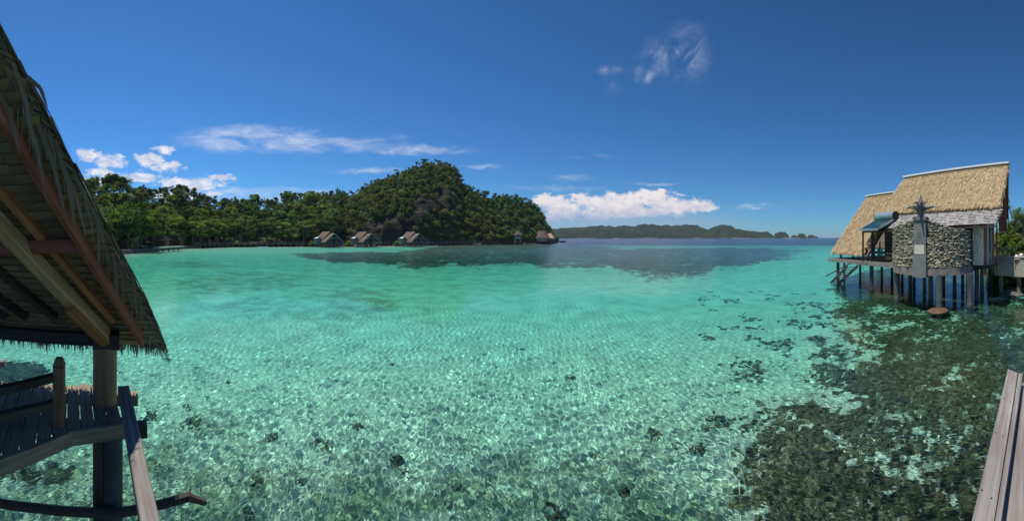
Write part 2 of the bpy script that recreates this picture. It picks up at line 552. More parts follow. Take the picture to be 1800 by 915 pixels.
AU = R(21)
EU = Vector((math.sin(AU), math.cos(AU), 0))
EV = Vector((-math.cos(AU), math.sin(AU), 0))


def UV(u, v, z=0.0):
    return EU * u + EV * v + Vector((0, 0, z))


def grid_mesh(name, co, nr, nc, attrs=None, smooth=True):
    i = np.arange(nr * nc, dtype=np.int32).reshape(nr, nc)
    q = np.stack([i[:-1, :-1], i[:-1, 1:], i[1:, 1:], i[1:, :-1]], -1).reshape(-1, 4)
    me = bpy.data.meshes.new(name)
    me.vertices.add(nr * nc)
    me.vertices.foreach_set('co', co.astype(np.float32).ravel())
    me.loops.add(q.size)
    me.loops.foreach_set('vertex_index', np.ascontiguousarray(q).ravel())
    me.polygons.add(len(q))
    me.polygons.foreach_set('loop_start', np.arange(0, q.size, 4, dtype=np.int32))
    if smooth:
        me.polygons.foreach_set('use_smooth', np.ones(len(q), bool))
    me.update()
    for k, (typ, arr) in (attrs or {}).items():
        a = me.attributes.new(k, typ, 'POINT')
        a.data.foreach_set('color' if typ == 'FLOAT_COLOR' else 'value', arr.astype(np.float32).ravel())
    me.validate()
    return me


# ------------------------------------------------------------------ lagoon: depth and zones
def vnoise(x, y, seed):
    """cheap smooth value noise"""
    rng = np.random.default_rng(seed)
    tab = rng.random((64, 64))
    xi, yi = np.floor(x).astype(int), np.floor(y).astype(int)
    fx, fy = x - xi, y - yi
    fx, fy = fx * fx * (3 - 2 * fx), fy * fy * (3 - 2 * fy)
    a, b = tab[xi % 64, yi % 64], tab[(xi + 1) % 64, yi % 64]
    c, d = tab[xi % 64, (yi + 1) % 64], tab[(xi + 1) % 64, (yi + 1) % 64]
    return (a * (1 - fx) + b * fx) * (1 - fy) + (c * (1 - fx) + d * fx) * fy


SHORE_PX = [-400, 0, 100, 218, 320, 400, 545, 640, 740, 800, 900, 950, 975, 985, 1100]
SHORE_D = [70, 76, 84, 98, 143, 166, 178, 180, 190, 205, 225, 240, 262, 400, 900]


def sst(x, a, b):
    t_ = np.clip((x - a) / (b - a), 0, 1)
    return t_ * t_ * (3 - 2 * t_)


def zones(az, rr):
    """reef with painted shade, deep, grass, depth at bearings az and radii rr of the sea floor"""
    px = 900 + az * F
    th = np.arctan2(rr, EYE)
    D = np.maximum(rr - 1.6 * np.tan(np.arcsin(np.sin(th) / 1.33)), 0.5)
    py = HZ + EYE * F / D
    x, y = np.sin(az) * rr, np.cos(az) * rr
    wob = (vnoise(x * .12, y * .12, 5) - .5) * 2
    # the dark reef across the bay
    low = np.interp(px, [300, 470, 520, 600, 700, 790, 840, 900, 1000, 1080, 1130, 1230, 1262, 1330, 1440, 1500], [430, 438, 448, 461, 468, 474, 477, 471, 473, 481, 489, 491, 474, 461, 447, 440])
    low = low + 9 * (vnoise(px * .03, py * .12, 21) - .5) + 7 * (vnoise(px * .10, py * .30, 22) - .5) + 6 * (vnoise(px * .3, py * .7, 23) - .5)
    up = np.interp(px, [300, 470, 560, 720, 800, 960, 1100, 1300, 1500], [430, 437, 443, 438, 425, 427, 433, 433, 433])
    sy = np.maximum((py - HZ) * .22, 1.2)
    big = (vnoise(x * .035, y * .035, 15) - .5) * 2 + (vnoise(x * .3, y * .3, 16) - .5)
    band = .78 * sst((low - py) / sy + wob * .6 + big * .5, -.6, .6) * sst((py - up) / sy + wob * .6 + big * .4, -.6, 1.0)
    band *= sst(px, 440, 560) * (1 - sst(px, 1330, 1480) * .75)
    # the coral field on the right
    edge = np.interp(py, [500, 530, 545, 570, 620, 700, 800, 915, 1200], [1600, 1470, 1440, 1440, 1425, 1385, 1320, 1245, 1100])
    edge2 = np.interp(py, [480, 505, 525, 560], [1800, 1640, 1530, 1430])
    fn_ = (vnoise(x * .55, y * .55, 31) - .5) * 2 + (vnoise(x * 1.3, y * 1.3, 32) - .5) * 1.2
    field = sst((px - edge) / 120 + fn_ * .55, -1.0, 1.3) * sst(py, 505, 535) * (.70 + .10 * fn_)
    # left dark reef, then the painted shade by the near deck
    lf = sst(1 - np.hypot((px - 20) / 85, (py - 648) / 24), -.1, .35) * .9
    deck_shade = sst(1 - np.hypot((px - 40) / 120, (py - 850) / 50), 0, .5) * .55  # shadow of the near deck, painted into the sea floor colour
    deep = sst((430.5 - py) + wob * .7, -3.5, 3.5) * sst(px, 955, 1010)
    mid = sst((448 - py), 0, 24) * sst(px, 900, 1020) * .42
    # shade and dark reflection under the stilt hut, painted into the floor as reef
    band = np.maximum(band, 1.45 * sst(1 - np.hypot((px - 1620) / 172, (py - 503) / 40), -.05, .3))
    # grassy sand
    gs = np.maximum.reduce([.5 * sst(1 - np.hypot((px - 560) / 190, (py - 535) / 42) + big * .35, 0, .6), .6 * sst(1 - np.hypot((px - 420) / 170, (py - 492) / 26) + big * .35, 0, .7), .75 * sst(1 - np.hypot((px - 330) / 130, (py - 462) / 14) + big * .35, 0, .7),
                            .72 * sst(py, 640, 920), .5 * sst(1 - np.hypot((px - 60) / 200, (py - 760) / 120), 0, .6)])
    shore = np.interp(px, SHORE_PX, SHORE_D)
    sd_ = shore - rr
    gs = np.maximum(gs, .7 * (1 - sst(sd_, 2, 16)) * (px < 700))
    dep = np.interp(py, [417, 430, 440, 470, 520, 600, 700, 915, 1500], [5.5, 4.3, 3.8, 3.3, 2.75, 2.15, 1.65, 1.25, 1.2])
    dep = dep * (1 - .35 * np.clip(field * 1.2, 0, 1)) * (1 - .25 * band)
    dep = np.where(px < 980, np.minimum(dep, .15 + np.clip(sd_, 0, 60) * .12), dep)
    dep = dep + (vnoise(x * .35, y * .35, 9) - .5) * .22 * np.clip(dep, 0, 1)
    return np.clip(np.maximum.reduce([band, field, lf, deck_shade]), 0, 1.5), deep, np.clip(gs, 0, 1), np.maximum(dep, .08), mid


def rings(r0, ratio, rmid, n2, rmax):
    a = [0.35, 0.8, 1.3, 1.9, 2.5, 3.1, 3.6]
    n = int(math.log(rmid / r0) / math.log(ratio))
    a += list(r0 * ratio ** np.arange(n))
    a += list(rmid * (rmax / rmid) ** np.linspace(0, 1, n2))
    return np.array(a)


rr = rings(4.0, 1.0040, 60, 110, 12000)
az = np.linspace(R(-112), R(112), 1080)
A, RR = np.meshgrid(az, rr)
X, Y = np.sin(A) * RR, np.cos(A) * RR
rng = np.random.default_rng(11)
sp = RR * max(az[1] - az[0], 0.0040)
H = np.zeros_like(X)
NWAVE = 80
for k in range(NWAVE):
    lam = 0.062 * (0.46 / 0.062) ** (k / (NWAVE - 1))
    th = rng.normal(0.15, 0.45)
    kx, ky = math.cos(th) * 2 * PI / lam, math.sin(th) * 2 * PI / lam
    amp = 0.0040 * lam ** 1.05 * math.exp(-max(0, lam - 0.13) * 4.0)
    wgt = np.clip((lam / sp - 2.2) / 1.6, 0, 1)
    H += amp * wgt * np.sin(kx * X + ky * Y + rng.uniform(0, 2 * PI))
reef_, deep_, gs_, dep_, mid_ = zones(A, RR)
ABS = np.array([0.285, 0.016, 0.040])
wd_ = np.where(deep_ > .5, 3.0, np.clip(dep_, 0, 6)) * 1.12
tint = np.exp(-wd_[..., None] * ABS)
tint = np.concatenate([np.clip(tint, 0.02, 1), np.ones(tint.shape[:2] + (1,))], -1)
far = np.clip((RR - 25) / 90, 0, 1) ** .7
water = link('water', grid_mesh('water', np.stack([X, Y, H], -1), len(rr), len(az), {'tint': ('FLOAT_COLOR', tint), 'far': ('FLOAT', far)}))
water.data.materials.append(M['water'])
water['kind'] = 'structure'
water.cycles.is_caustics_caster = True
rb = rings(4.0, 1.017, 300, 24, 12000)
azb = np.linspace(R(-113), R(113), 400)
A2, R2 = np.meshgrid(azb, rb)
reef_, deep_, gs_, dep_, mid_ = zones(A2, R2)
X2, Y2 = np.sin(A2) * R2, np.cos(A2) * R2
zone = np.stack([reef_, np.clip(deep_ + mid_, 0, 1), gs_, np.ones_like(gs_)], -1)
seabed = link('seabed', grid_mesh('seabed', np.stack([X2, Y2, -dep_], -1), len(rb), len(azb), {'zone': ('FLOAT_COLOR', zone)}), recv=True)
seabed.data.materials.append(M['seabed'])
seabed['kind'] = 'structure'


def bed_at(px, py):
    """sea-floor point that shows at photo pixel (px, py) through the flat water"""
    D = EYE * F / (py - HZ)
    th = math.atan2(D, EYE)
    d = 1.2
    for _ in range(3):
        r_ = D + d * math.tan(math.asin(math.sin(th) / 1.33))
        d = float(zones(np.array([[az_of(px)]]), np.array([[r_]]))[3][0, 0])
    return polar(px, r_, -d)


# ------------------------------------------------------------------ hill, islands
CAN_PX = [-500, 0, 120, 160, 200, 240, 280, 320, 350, 390, 470, 510, 590, 625, 660, 700, 730, 745, 765, 790, 803, 810, 830, 870, 910, 935, 950, 960, 968, 976]
CAN_PY = [335, 335, 330, 318, 309, 330, 332, 326, 342, 350, 349, 340, 343, 334, 318, 304, 291, 284, 282, 289, 294, 316, 330, 340, 344, 352, 370, 393, 411, 418]
RID_PX = [-500, 100, 200, 320, 420, 560, 650, 760, 830, 900, 950, 976]
RID_D = [170, 175, 185, 225, 240, 250, 262, 268, 268, 272, 280, 290]
TH_PX = [-500, 400, 560, 620, 700, 800, 830, 900, 940, 970, 990]
TH_H = [11, 11, 10, 6, 4.5, 5, 6.5, 6.5, 5, 1.5, 0.5]


def ridge(px):
    Dr = np.interp(px, RID_PX, RID_D)
    zt = EYE + (HZ - np.interp(px, CAN_PX, CAN_PY)) / F * Dr
    return Dr, np.maximum(zt - np.interp(px, TH_PX, TH_H) * .95, 0.4)


def ground_z(px, D):
    px, D = np.asarray(px, float), np.asarray(D, float)
    Ds = np.interp(px, SHORE_PX, SHORE_D)
    Dr, zr = ridge(px)
    Dr = np.maximum(Dr, Ds + 8)
    s_ = (D - Ds) / (Dr - Ds)
    ex = np.interp(px, [200, 420, 560, 620, 700, 790, 830, 900, 960], [1.5, 1.3, .95, .72, .55, .6, .85, .8, .7])
    low = np.interp(px, [200, 330, 480, 600], [.26, .22, .12, .0])      # flat strip behind the beach
    t_ = np.clip((s_ - low) / (1 - low), 0, 1)
    z = zr * t_ ** ex + 1.2 * sst(s_, 0.0, .03)
    z = np.where(s_ > 1, zr * np.clip(1 - (s_ - 1) * 1.1, -.1, 1) + 1.2, z)
    return np.where(s_ < 0, np.maximum(s_ * 60, -3), z)


pxs = np.arange(-420, 985, 2.5)
ss = np.concatenate([[-.06, -.03], np.linspace(0, 1, 60), np.linspace(1.05, 2.0, 12)])
PXg, Sg = np.meshgrid(pxs, ss)
Dsg = np.interp(PXg, SHORE_PX, SHORE_D)
Drg = np.maximum(ridge(PXg)[0], Dsg + 8)
Dg = Dsg + Sg * (Drg - Dsg)
Zg = ground_z(PXg, Dg)
PYg = HZ - (Zg - EYE) * F / Dg


def rockiness(px, py):
    top = np.interp(px, [575, 590, 620, 660, 700, 720, 745, 775, 800, 815], [425, 416, 399, 386, 367, 350, 337, 329, 330, 336])
    bot = np.interp(px, [700, 716, 732, 762, 800, 818], [440, 424, 404, 386, 368, 338])
    return sst(py - top, -4, 8) * sst(bot - py, -6, 8) * sst(px, 572, 600) * (1 - sst(px, 806, 822))


rock = rockiness(PXg, PYg)
Xg, Yg = np.sin((PXg - 900) / F) * Dg, np.cos((PXg - 900) / F) * Dg
nz = np.array([mnoise.fractal(Vector((x * .06, y * .06, z * .05)), 1.0, 2.0, 5) for x, y, z in zip(Xg.ravel(), Yg.ravel(), Zg.ravel())]).reshape(Xg.shape)
amp = (1.2 + 5.0 * rock) * sst(Zg, 0, 8)
dirx, diry = np.sin((PXg - 900) / F), np.cos((PXg - 900) / F)
hill = link('hill', grid_mesh('hill', np.stack([Xg - dirx * nz * amp, Yg - diry * nz * amp, Zg + nz * amp * .4 * (1 - rock)], -1), len(ss), len(pxs), {'rock': ('FLOAT', rock)}))
hill.data.materials.append(M['rock'])
hill['kind'] = 'structure'


def island(prof, D, depth, seed, py_w=418.6):
    """a wooded island from its skyline, with real depth behind it"""
    px = np.arange(prof[0][0], prof[-1][0] + .01, 0.8)
    top = np.interp(px, [p[0] for p in prof], [p[1] for p in prof])
    zt = np.maximum((418.9 - top) / F * D, .5)
    t_ = np.array([-.02, 0, .04, .10, .18, .28, .4, .52, .64, .76, .88, 1.0, 1.2, 1.5, 1.9])
    PX, T = np.meshgrid(px, t_)
    ZT = np.repeat(zt[None], len(t_), 0)
    rise = np.where(T <= 1, np.sin(np.clip(T, 0, 1) * PI / 2) ** .75, np.clip(1 - (T - 1) * 1.05, -.1, 1))
    DD = D + T * np.minimum(depth, ZT * 2.2)
    a = (PX - 900) / F
    x, y = np.sin(a) * DD, np.cos(a) * DD
    n1 = vnoise(x / 22, DD / 13, seed) + .5 * vnoise(x / 9, DD / 7, seed + 1) - .75
    z = ZT * rise + n1 * np.minimum(9, ZT * .25) * (T > 0)
    z = np.where(T < 0, -2, np.maximum(z, .3))
    o = link('island', grid_mesh('island', np.stack([x, y, z], -1), len(t_), len(px), smooth=False))
    o.data.materials.append(M['island'])
    o['kind'] = 'structure'
    return o


island([(938, 404), (960, 401), (985, 400), (1000, 399), (1020, 399), (1040, 396), (1058, 395), (1070, 396), (1080, 397), (1097, 393.5), (1106, 397), (1122, 393), (1140, 391.5), (1165, 393), (1180, 396),
        (1200, 392.5), (1218, 392), (1232, 397), (1244, 403), (1256, 397), (1272, 393.5), (1284, 395), (1294, 401), (1305, 402), (1320, 406), (1335, 407), (1348, 406), (1358, 412), (1362, 418.5)], 1500, 320, 3)
island([(1357, 418.5), (1362, 411), (1370, 408), (1380, 408), (1386, 413), (1388, 418.5)], 1540, 60, 5)
island([(1389, 418.5), (1392, 413.5), (1397, 412.5), (1402, 415), (1403, 418.5)], 1600, 40, 6)
island([(1400, 418.5), (1404, 410.5), (1410, 409), (1416, 412), (1418, 418.5)], 1560, 40, 7)
island([(1417, 418.5), (1422, 413), (1428, 412.5), (1436, 415.5), (1440, 418.5)], 1620, 40, 8)


# ------------------------------------------------------------------ trees
def leaf_mesh(name, m, clumps, nleaf, size, seed, up=0.75, flat_=1.0):
    """foliage from many small leaf faces spread through clumps (centre, radii, tone)"""
    g = np.random.default_rng(seed)
    wts = np.array([c[1][0] * c[1][1] for c in clumps])
    cnt = np.maximum(3, (nleaf * wts / wts.sum()).astype(int))
    V, T = [], []
    for (c, r, tn), k in zip(clumps, cnt):
        d = g.normal(size=(k, 3))
        d /= np.linalg.norm(d, axis=1)[:, None]
        rad = g.uniform(.35, 1.06, (k, 1)) ** .6
        p = np.array(c) + d * rad * np.array(r)
        nrm = d * .8 + g.normal(size=(k, 3)) * .40 + np.array([0, 0, up])
        nrm /= np.linalg.norm(nrm, axis=1)[:, None]
        a = np.cross(nrm, g.normal(size=(k, 3)))
        a /= np.linalg.norm(a, axis=1)[:, None]
        b = np.cross(nrm, a)
        s1 = size * g.uniform(.55, 1.35, (k, 1))
        s2 = s1 * g.uniform(.45, .8, (k, 1))
        V.append(np.stack([p - a * s1, p - b * s2 + a * s1 * .1, p + a * s1, p + b * s2 + a * s1 * .1], 1))
        T.append(np.clip(tn + g.normal(0, .16, k), 0, 1))
    V = np.concatenate(V).reshape(-1, 3)
    T = np.concatenate(T)
    q = np.arange(len(V), dtype=np.int32)
    me = bpy.data.meshes.new(name)
    me.vertices.add(len(V))
    me.vertices.foreach_set('co', V.astype(np.float32).ravel())
    me.loops.add(len(q))
    me.loops.foreach_set('vertex_index', q)
    me.polygons.add(len(q) // 4)
    me.polygons.foreach_set('loop_start', np.arange(0, len(q), 4, dtype=np.int32))
    me.update()
    me.attributes.new('tone', 'FLOAT', 'FACE').data.foreach_set('value', T.astype(np.float32))
    me.materials.append(M[m])
    return me, V.reshape(-1, 4, 3), T


PROTO = []      # (kind, crown mesh, trunk mesh, height, radius, arrays)


def tree_proto(kind, seed, m, H, Rr, nleaf, size):
    g = random.Random(seed)
    cl = []
    tb = MB(seed)
    if kind == 'broad':
        for k in range(26):
            a, e = g.uniform(0, 2 * PI), g.uniform(-.35, 1.0)
            rad = math.sqrt(max(0, 1 - max(e, 0) ** 2)) * g.uniform(.35, 1.0)
            c = (math.cos(a) * rad * Rr * .8, math.sin(a) * rad * Rr * .8, H * .62 + e * H * .30)
            r = Rr * g.uniform(.24, .44)
            cl.append((c, (r, r, r * .75), g.uniform(.05, .95)))
        tb.tube([(0, 0, -1.5), (.1, 0, H * .25), (.25, .1, H * .5), (.2, .2, H * .8)], [.32, .26, .2, .06], 7)
    elif kind == 'layered':
        for k in range(34):
            lev = g.random()
            a = g.uniform(0, 2 * PI)
            rad = Rr * math.sqrt(g.uniform(.03, 1)) * (1 - .55 * lev ** 2)
            r = Rr * g.uniform(.2, .34)
            cl.append(((math.cos(a) * rad, math.sin(a) * rad, H * (.34 + .62 * lev)), (r, r, r * .33), g.uniform(.1, 1)))
        tb.tube([(0, 0, -1.5), (.2, 0, H * .3), (.1, .3, H * .6), (0, 0, H * .9)], [.42, .34, .22, .06], 7)
    elif kind == 'tall':
        for k in range(14):
            a = g.uniform(0, 2 * PI)
            lev = g.random()
            rad = Rr * g.uniform(0, .75)
            r = Rr * g.uniform(.28, .5)
            cl.append(((math.cos(a) * rad, math.sin(a) * rad, H * (.58 + .38 * lev)), (r, r, r * .8), g.uniform(.05, .8)))
        tb.tube([(0, 0, -1.5), (.1, 0, H * .4), (0, .1, H * .85)], [.2, .15, .05], 6)
    elif kind == 'umbrella':
        for k in range(12):
            a = g.uniform(0, 2 * PI)
            rad = Rr * math.sqrt(g.random())
            r = Rr * g.uniform(.25, .4)
            cl.append(((math.cos(a) * rad, math.sin(a) * rad, H * .86 + g.uniform(-.06, .1) * H), (r, r, r * .5), g.uniform(.1, .8)))
        tb.tube([(0, 0, -1.5), (.15, 0, H * .45), (0, 0, H * .85)], [.16, .12, .06], 6)
    elif kind == 'bush':
        for k in range(16):
            a, e = g.uniform(0, 2 * PI), g.random()
            rad = Rr * math.sqrt(1 - e * e) * g.uniform(.3, .95)
            r = Rr * g.uniform(.26, .46)
            cl.append(((math.cos(a) * rad, math.sin(a) * rad, H * (.12 + .66 * e)), (r, r, r * .8), g.uniform(.05, 1)))
        tb.tube([(0, 0, -1.2), (.1, .05, H * .35), (0, 0, H * .7)], [.14, .1, .04], 6)
    for c, r, _ in cl[::3]:
        z0 = min(H * .45, c[2] * .7)
        tb.tube([(.1, .05, z0), (c[0] * .55, c[1] * .55, (z0 + c[2]) / 2 + .2), (c[0] * .92, c[1] * .92, c[2])], [.12, .08, .03], 5)
    cm, V, T = leaf_mesh('crown', m, cl, nleaf, size, seed)
    PROTO.append((kind, cm, tb.mesh('trunk', 'bark', True), H, Rr, V, T))


tree_proto('broad', 1, 'leaf_dark', 11, 4.6, 1300, .42)
tree_proto('broad', 2, 'leaf_mid', 11, 4.8, 1300, .42)
tree_proto('broad', 3, 'leaf_dark', 12, 4.2, 1200, .45)
tree_proto('layered', 4, 'leaf_mid', 12, 5.6, 1500, .42)
tree_proto('layered', 5, 'leaf_mid', 11, 5.2, 1400, .45)
tree_proto('tall', 6, 'leaf_dark', 12, 2.7, 600, .42)
tree_proto('tall', 7, 'leaf_mid', 12, 2.4, 520, .42)
tree_proto('umbrella', 8, 'leaf_dark', 9, 2.7, 420, .38)
tree_proto('bush', 9, 'leaf_olive', 5, 3.2, 800, .38)
tree_proto('bush', 10, 'leaf_mid', 5, 3.4, 800, .38)
tree_proto('bush', 11, 'leaf_dark', 5.5, 3.2, 800, .38)
tree_proto('bush', 12, 'leaf_olive', 4.6, 3.6, 800, .36)
BYK = {k: [p for p in PROTO if p[0] == k] for k in ('broad', 'layered', 'tall', 'umbrella', 'bush')}
NAME = {'broad': 'broadleaf_tree', 'layered': 'spreading_tree', 'tall': 'slender_tree', 'umbrella': 'umbrella_tree', 'bush': 'shrub'}


def plant_tree(p, pos, scale, rz, label, group=None, name=None, wide=1.0):
    t = thing(name or NAME[p[0]], label, 'shrub' if p[0] == 'bush' else 'tree', pos, rz, group)
    t.scale = (scale * wide, scale * wide, scale)
    link('trunk', p[2], t)
    link('crown', p[1], t)
    return t


g = random.Random(77)
spots = []


def zone_of(px, s_):
    if px < 575:
        if s_ < .2:
            return 'shore'
        return 'crest' if s_ > .88 else 'slope'
    if px < 815:
        return 'top' if s_ > .88 else 'face'
    return 'flank'


def try_spot(px, s_, kinds, h, dist, force=False):
    Ds = float(np.interp(px, SHORE_PX, SHORE_D))
    Dr = max(float(ridge(px)[0]), Ds + 8)
    D = Ds + s_ * (Dr - Ds)
    pos = polar(px, D, float(ground_z(px, D)))
    if not force:
        for q in spots:
            if (q[0] - pos).length < dist * .5 * (1 + q[5] / max(dist, .1)):
                return
    kd_ = g.choice(kinds)
    p = g.choice(BYK[kd_])
    if kd_ == 'bush':
        if px < 790 and s_ < .97:
            p = BYK['bush'][g.choice([0, 3, 0, 3, 1, 2])]
        else:
            p = BYK['bush'][g.choice([1, 1, 0]) if s_ < .45 and px < 900 else g.choice([2, 2, 1])]
    spots.append((pos, p, h / p[3], g.uniform(0, 6.28), zone_of(px, s_), dist, px, s_, D))


# skyline first, then front rows, then the slopes
for px in np.arange(120, 972, 5.5):
    px += g.uniform(-2, 2)
    h = float(np.interp(px, TH_PX, TH_H))
    if px < 600:
        try_spot(px, g.uniform(.97, 1.0), ['broad', 'tall', 'tall'], h * g.uniform(.85, 1.15), 3.5)
    elif px < 822:
        try_spot(px, g.uniform(.97, 1.0), ['bush', 'bush', 'tall'], h * g.uniform(.8, 1.2), 2.6)
    else:
        try_spot(px, g.uniform(.97, 1.0), ['bush', 'broad', 'bush'], h * g.uniform(.8, 1.1), 3.0)
for px in np.arange(150, 560, 7.5):
    px += g.uniform(-3, 3)
    try_spot(px, g.uniform(.05, .10), ['broad', 'layered', 'layered'], g.uniform(9, 13), 4.6)
    try_spot(px + 4, g.uniform(.13, .2), ['broad', 'layered'], g.uniform(11, 15), 5.0)
for _ in range(9000):
    px, s_ = g.uniform(-150, 968), g.random() ** .9
    z_ = zone_of(px, s_)
    if z_ == 'shore' and s_ < .05:
        continue
    Ds_ = float(np.interp(px, SHORE_PX, SHORE_D))
    D_ = Ds_ + s_ * (max(float(ridge(px)[0]), Ds_ + 8) - Ds_)
    rk = float(rockiness(px, HZ - (float(ground_z(px, D_)) + 1.5 - EYE) * F / D_))
    if g.random() < rk * 1.5 - .6 and g.random() < .975:
        continue
    if px < 600:
        try_spot(px, s_, ['broad', 'broad', 'layered', 'tall'], g.uniform(8, 14), g.uniform(4.2, 5.6))
    elif px < 815:
        try_spot(px, s_, ['bush', 'bush', 'bush', 'broad'], g.uniform(3.2, 5.8), g.uniform(2.9, 3.8))
    else:
        try_spot(px, s_, ['bush', 'bush', 'broad'], g.uniform(3.6, 6.8), g.uniform(3.1, 4.2))
LAB = {
    'shore': ('leafy green tree standing along the beach and boardwalk shore on the left', 'trees along the left shore'),
    'slope': ('green jungle tree on the wooded slope left of the rocky hill', 'trees on the left slope'),
    'crest': ('tree on the skyline of the low ridge left of the rocky hill', 'trees on the left ridge'),
    'face': ('low olive green bush on the steep face of the rocky hill', 'bushes on the hill face'),
    'top': ('small tree or bush on the skyline of the rocky hill', 'trees on the hill skyline'),
    'flank': ('dense green growth on the low right flank of the hill', 'bushes on the right flank'),
}
order = sorted(range(len(spots)), key=lambda i: -(spots[i][1][4] * spots[i][2] / spots[i][8]) * (1.3 if spots[i][7] > .9 or spots[i][7] < .15 else 1))
solo = set(order[:285])
restV, restT = [], []
for i, (pos, p, sc, rz, z_, dist, px, s_, D) in enumerate(spots):
    if i in solo:
        kk = LAB[z_]
        nm = 'shrub' if p[0] == 'bush' else 'tree'
        lab = {'face': 'low %s growing on the steep face of the rocky hill', 'top': 'small %s on the skyline of the rocky hill', 'flank': 'dense green %s on the low right flank of the hill'}.get(z_)
        if not lab:
            kd = {'broad': 'round crowned tree', 'layered': 'layered tree', 'tall': 'slender upright tree', 'umbrella': 'flat topped tree', 'bush': 'low bush'}[p[0]]
            hv = 'dark' if 'dark' in p[1].materials[0].name else 'mid green'
            if z_ == 'shore':
                wh = 'in front row ' + ('behind the sea wall' if px < 270 else 'beside the bungalows' if px < 335 else 'behind the boardwalk' if px < 455 else 'left of the stilt huts')
            elif z_ == 'crest':
                wh = 'on the ridge skyline ' + ('above the beach' if px < 300 else 'in the middle of the left ridge' if px < 450 else 'just left of the rocky hill')
            else:
                wh = ('low ' if s_ < .42 else 'midway ' if s_ < .66 else 'high ') + 'on the slope ' + ('above the sea wall' if px < 270 else 'above the bungalows' if px < 350 else 'above the boardwalk' if px < 460 else 'left of the cliff')
            full = ('tall ' if sc * p[3] > 12.2 else 'small ' if sc * p[3] < 10 else '') + f'{hv} {kd} {wh}'
            plant_tree(p, pos, sc, rz, full, full + ' group', wide=g.uniform(.9, 1.15))
        else:
            lv = ('left part' if px < (700 if px < 815 else 860) else 'right part') + (', low down' if s_ < .4 else ', higher up')
            full = (lab % nm) + ', ' + lv if z_ != 'top' else (lab % nm) + (' left of the summit' if px < 735 else ' right of the summit')
            plant_tree(p, pos, sc, rz, full, full + ' group', wide=g.uniform(.9, 1.15))
    else:
        V, T = p[5], p[6]
        sel = np.random.default_rng(i).random(len(V)) < .45
        c_, s2 = math.cos(rz), math.sin(rz)
        v = V[sel] * sc
        ctr = v.mean(1, keepdims=True)
        v = ctr + (v - ctr) * 1.35
        v = np.stack([v[..., 0] * c_ - v[..., 1] * s2, v[..., 0] * s2 + v[..., 1] * c_, v[..., 2]], -1) + np.array(pos)
        restV.append((v, np.clip(T[sel] + ((i * 7919) % 100 / 100 - .5) * .5, 0, 1), p[1].materials[0].name))
for mname, nm in (('dark foliage', 'forest'), ('green foliage', 'forest'), ('olive foliage', 'undergrowth')):
    vs = [a for a, b, c in restV if c == mname]
    if not vs:
        continue
    V = np.concatenate(vs).reshape(-1, 3)
    T = np.concatenate([b for a, b, c in restV if c == mname])
    me = bpy.data.meshes.new(nm)
    me.vertices.add(len(V))
    me.vertices.foreach_set('co', V.astype(np.float32).ravel())
    me.loops.add(len(V))
    me.loops.foreach_set('vertex_index', np.arange(len(V), dtype=np.int32))
    me.polygons.add(len(V) // 4)
    me.polygons.foreach_set('loop_start', np.arange(0, len(V), 4, dtype=np.int32))
    me.update()
    me.attributes.new('tone', 'FLOAT', 'FACE').data.foreach_set('value', T.astype(np.float32))
    me.materials.append(bpy.data.materials[mname])
    o = link(nm, me, kind='stuff')
    o['label'] = {'dark foliage': 'dark green forest filling the wooded slopes', 'green foliage': 'mid green forest filling the wooded slopes', 'olive foliage': 'olive undergrowth between the bushes of the rocky hill'}[mname]
    o['category'] = 'forest' if nm == 'forest' else 'undergrowth'
print('TREES', len(spots), 'solo', len(solo))


def special(kind, idx, px, py_top, h, label, s_=1.0, wide=1.0, D=None):
    Dr = D or float(ridge(px)[0])
    z = float(ground_z(px, Dr))
    top = EYE + (HZ - py_top) / F * Dr
    p = BYK[kind][idx % len(BYK[kind])]
    h = max(h, top - z)
    plant_tree(p, polar(px, Dr, top - h), h / p[3], px, label, wide=wide)


special('umbrella', 0, 697, 297, 5, 'lone umbrella shaped tree rising above the middle of the hill ridge', wide=.8)
special('umbrella', 0, 747, 278, 7, 'flat topped tree standing highest on the summit of the hill', wide=1.3)
special('tall', 0, 733, 283, 6, 'rounded dark tree just left of the flat topped summit tree', wide=1.3)
special('tall', 1, 653, 315, 5, 'thin upright tree on the left shoulder of the rocky hill')
special('tall', 0, 682, 305, 7, 'pair height slender tree on the ridge left of the lone umbrella tree', wide=1.1)
special('tall', 0, 769, 281, 5, 'bushy topped tree on the summit right of the flat topped tree', wide=1.4)
special('tall', 1, 600, 337, 8, 'thin sparse tree in the saddle where the hill meets the left ridge', wide=.7)
special('tall', 1, 572, 334, 9, 'full rounded tree on the ridge near the saddle left of the hill', wide=1.2)
special('tall', 1, 588, 337, 9, 'open crowned tree on the ridge between saddle and rounded tree', wide=1.1)
special('broad', 0, 200, 308, 14, 'large dark crown highest on the left ridge above the beach', wide=1.25)
special('broad', 1, 318, 325, 14, 'bright green bushy crown rising over the left ridge', wide=1.0)
special('layered', 0, 240, 352, 18, 'big spreading shore tree with layered branches above the sea wall', D=112, wide=.95)
special('layered', 1, 205, 372, 14, 'spreading tree at the left end of the beach beside the roof edge', D=106, wide=1.0)
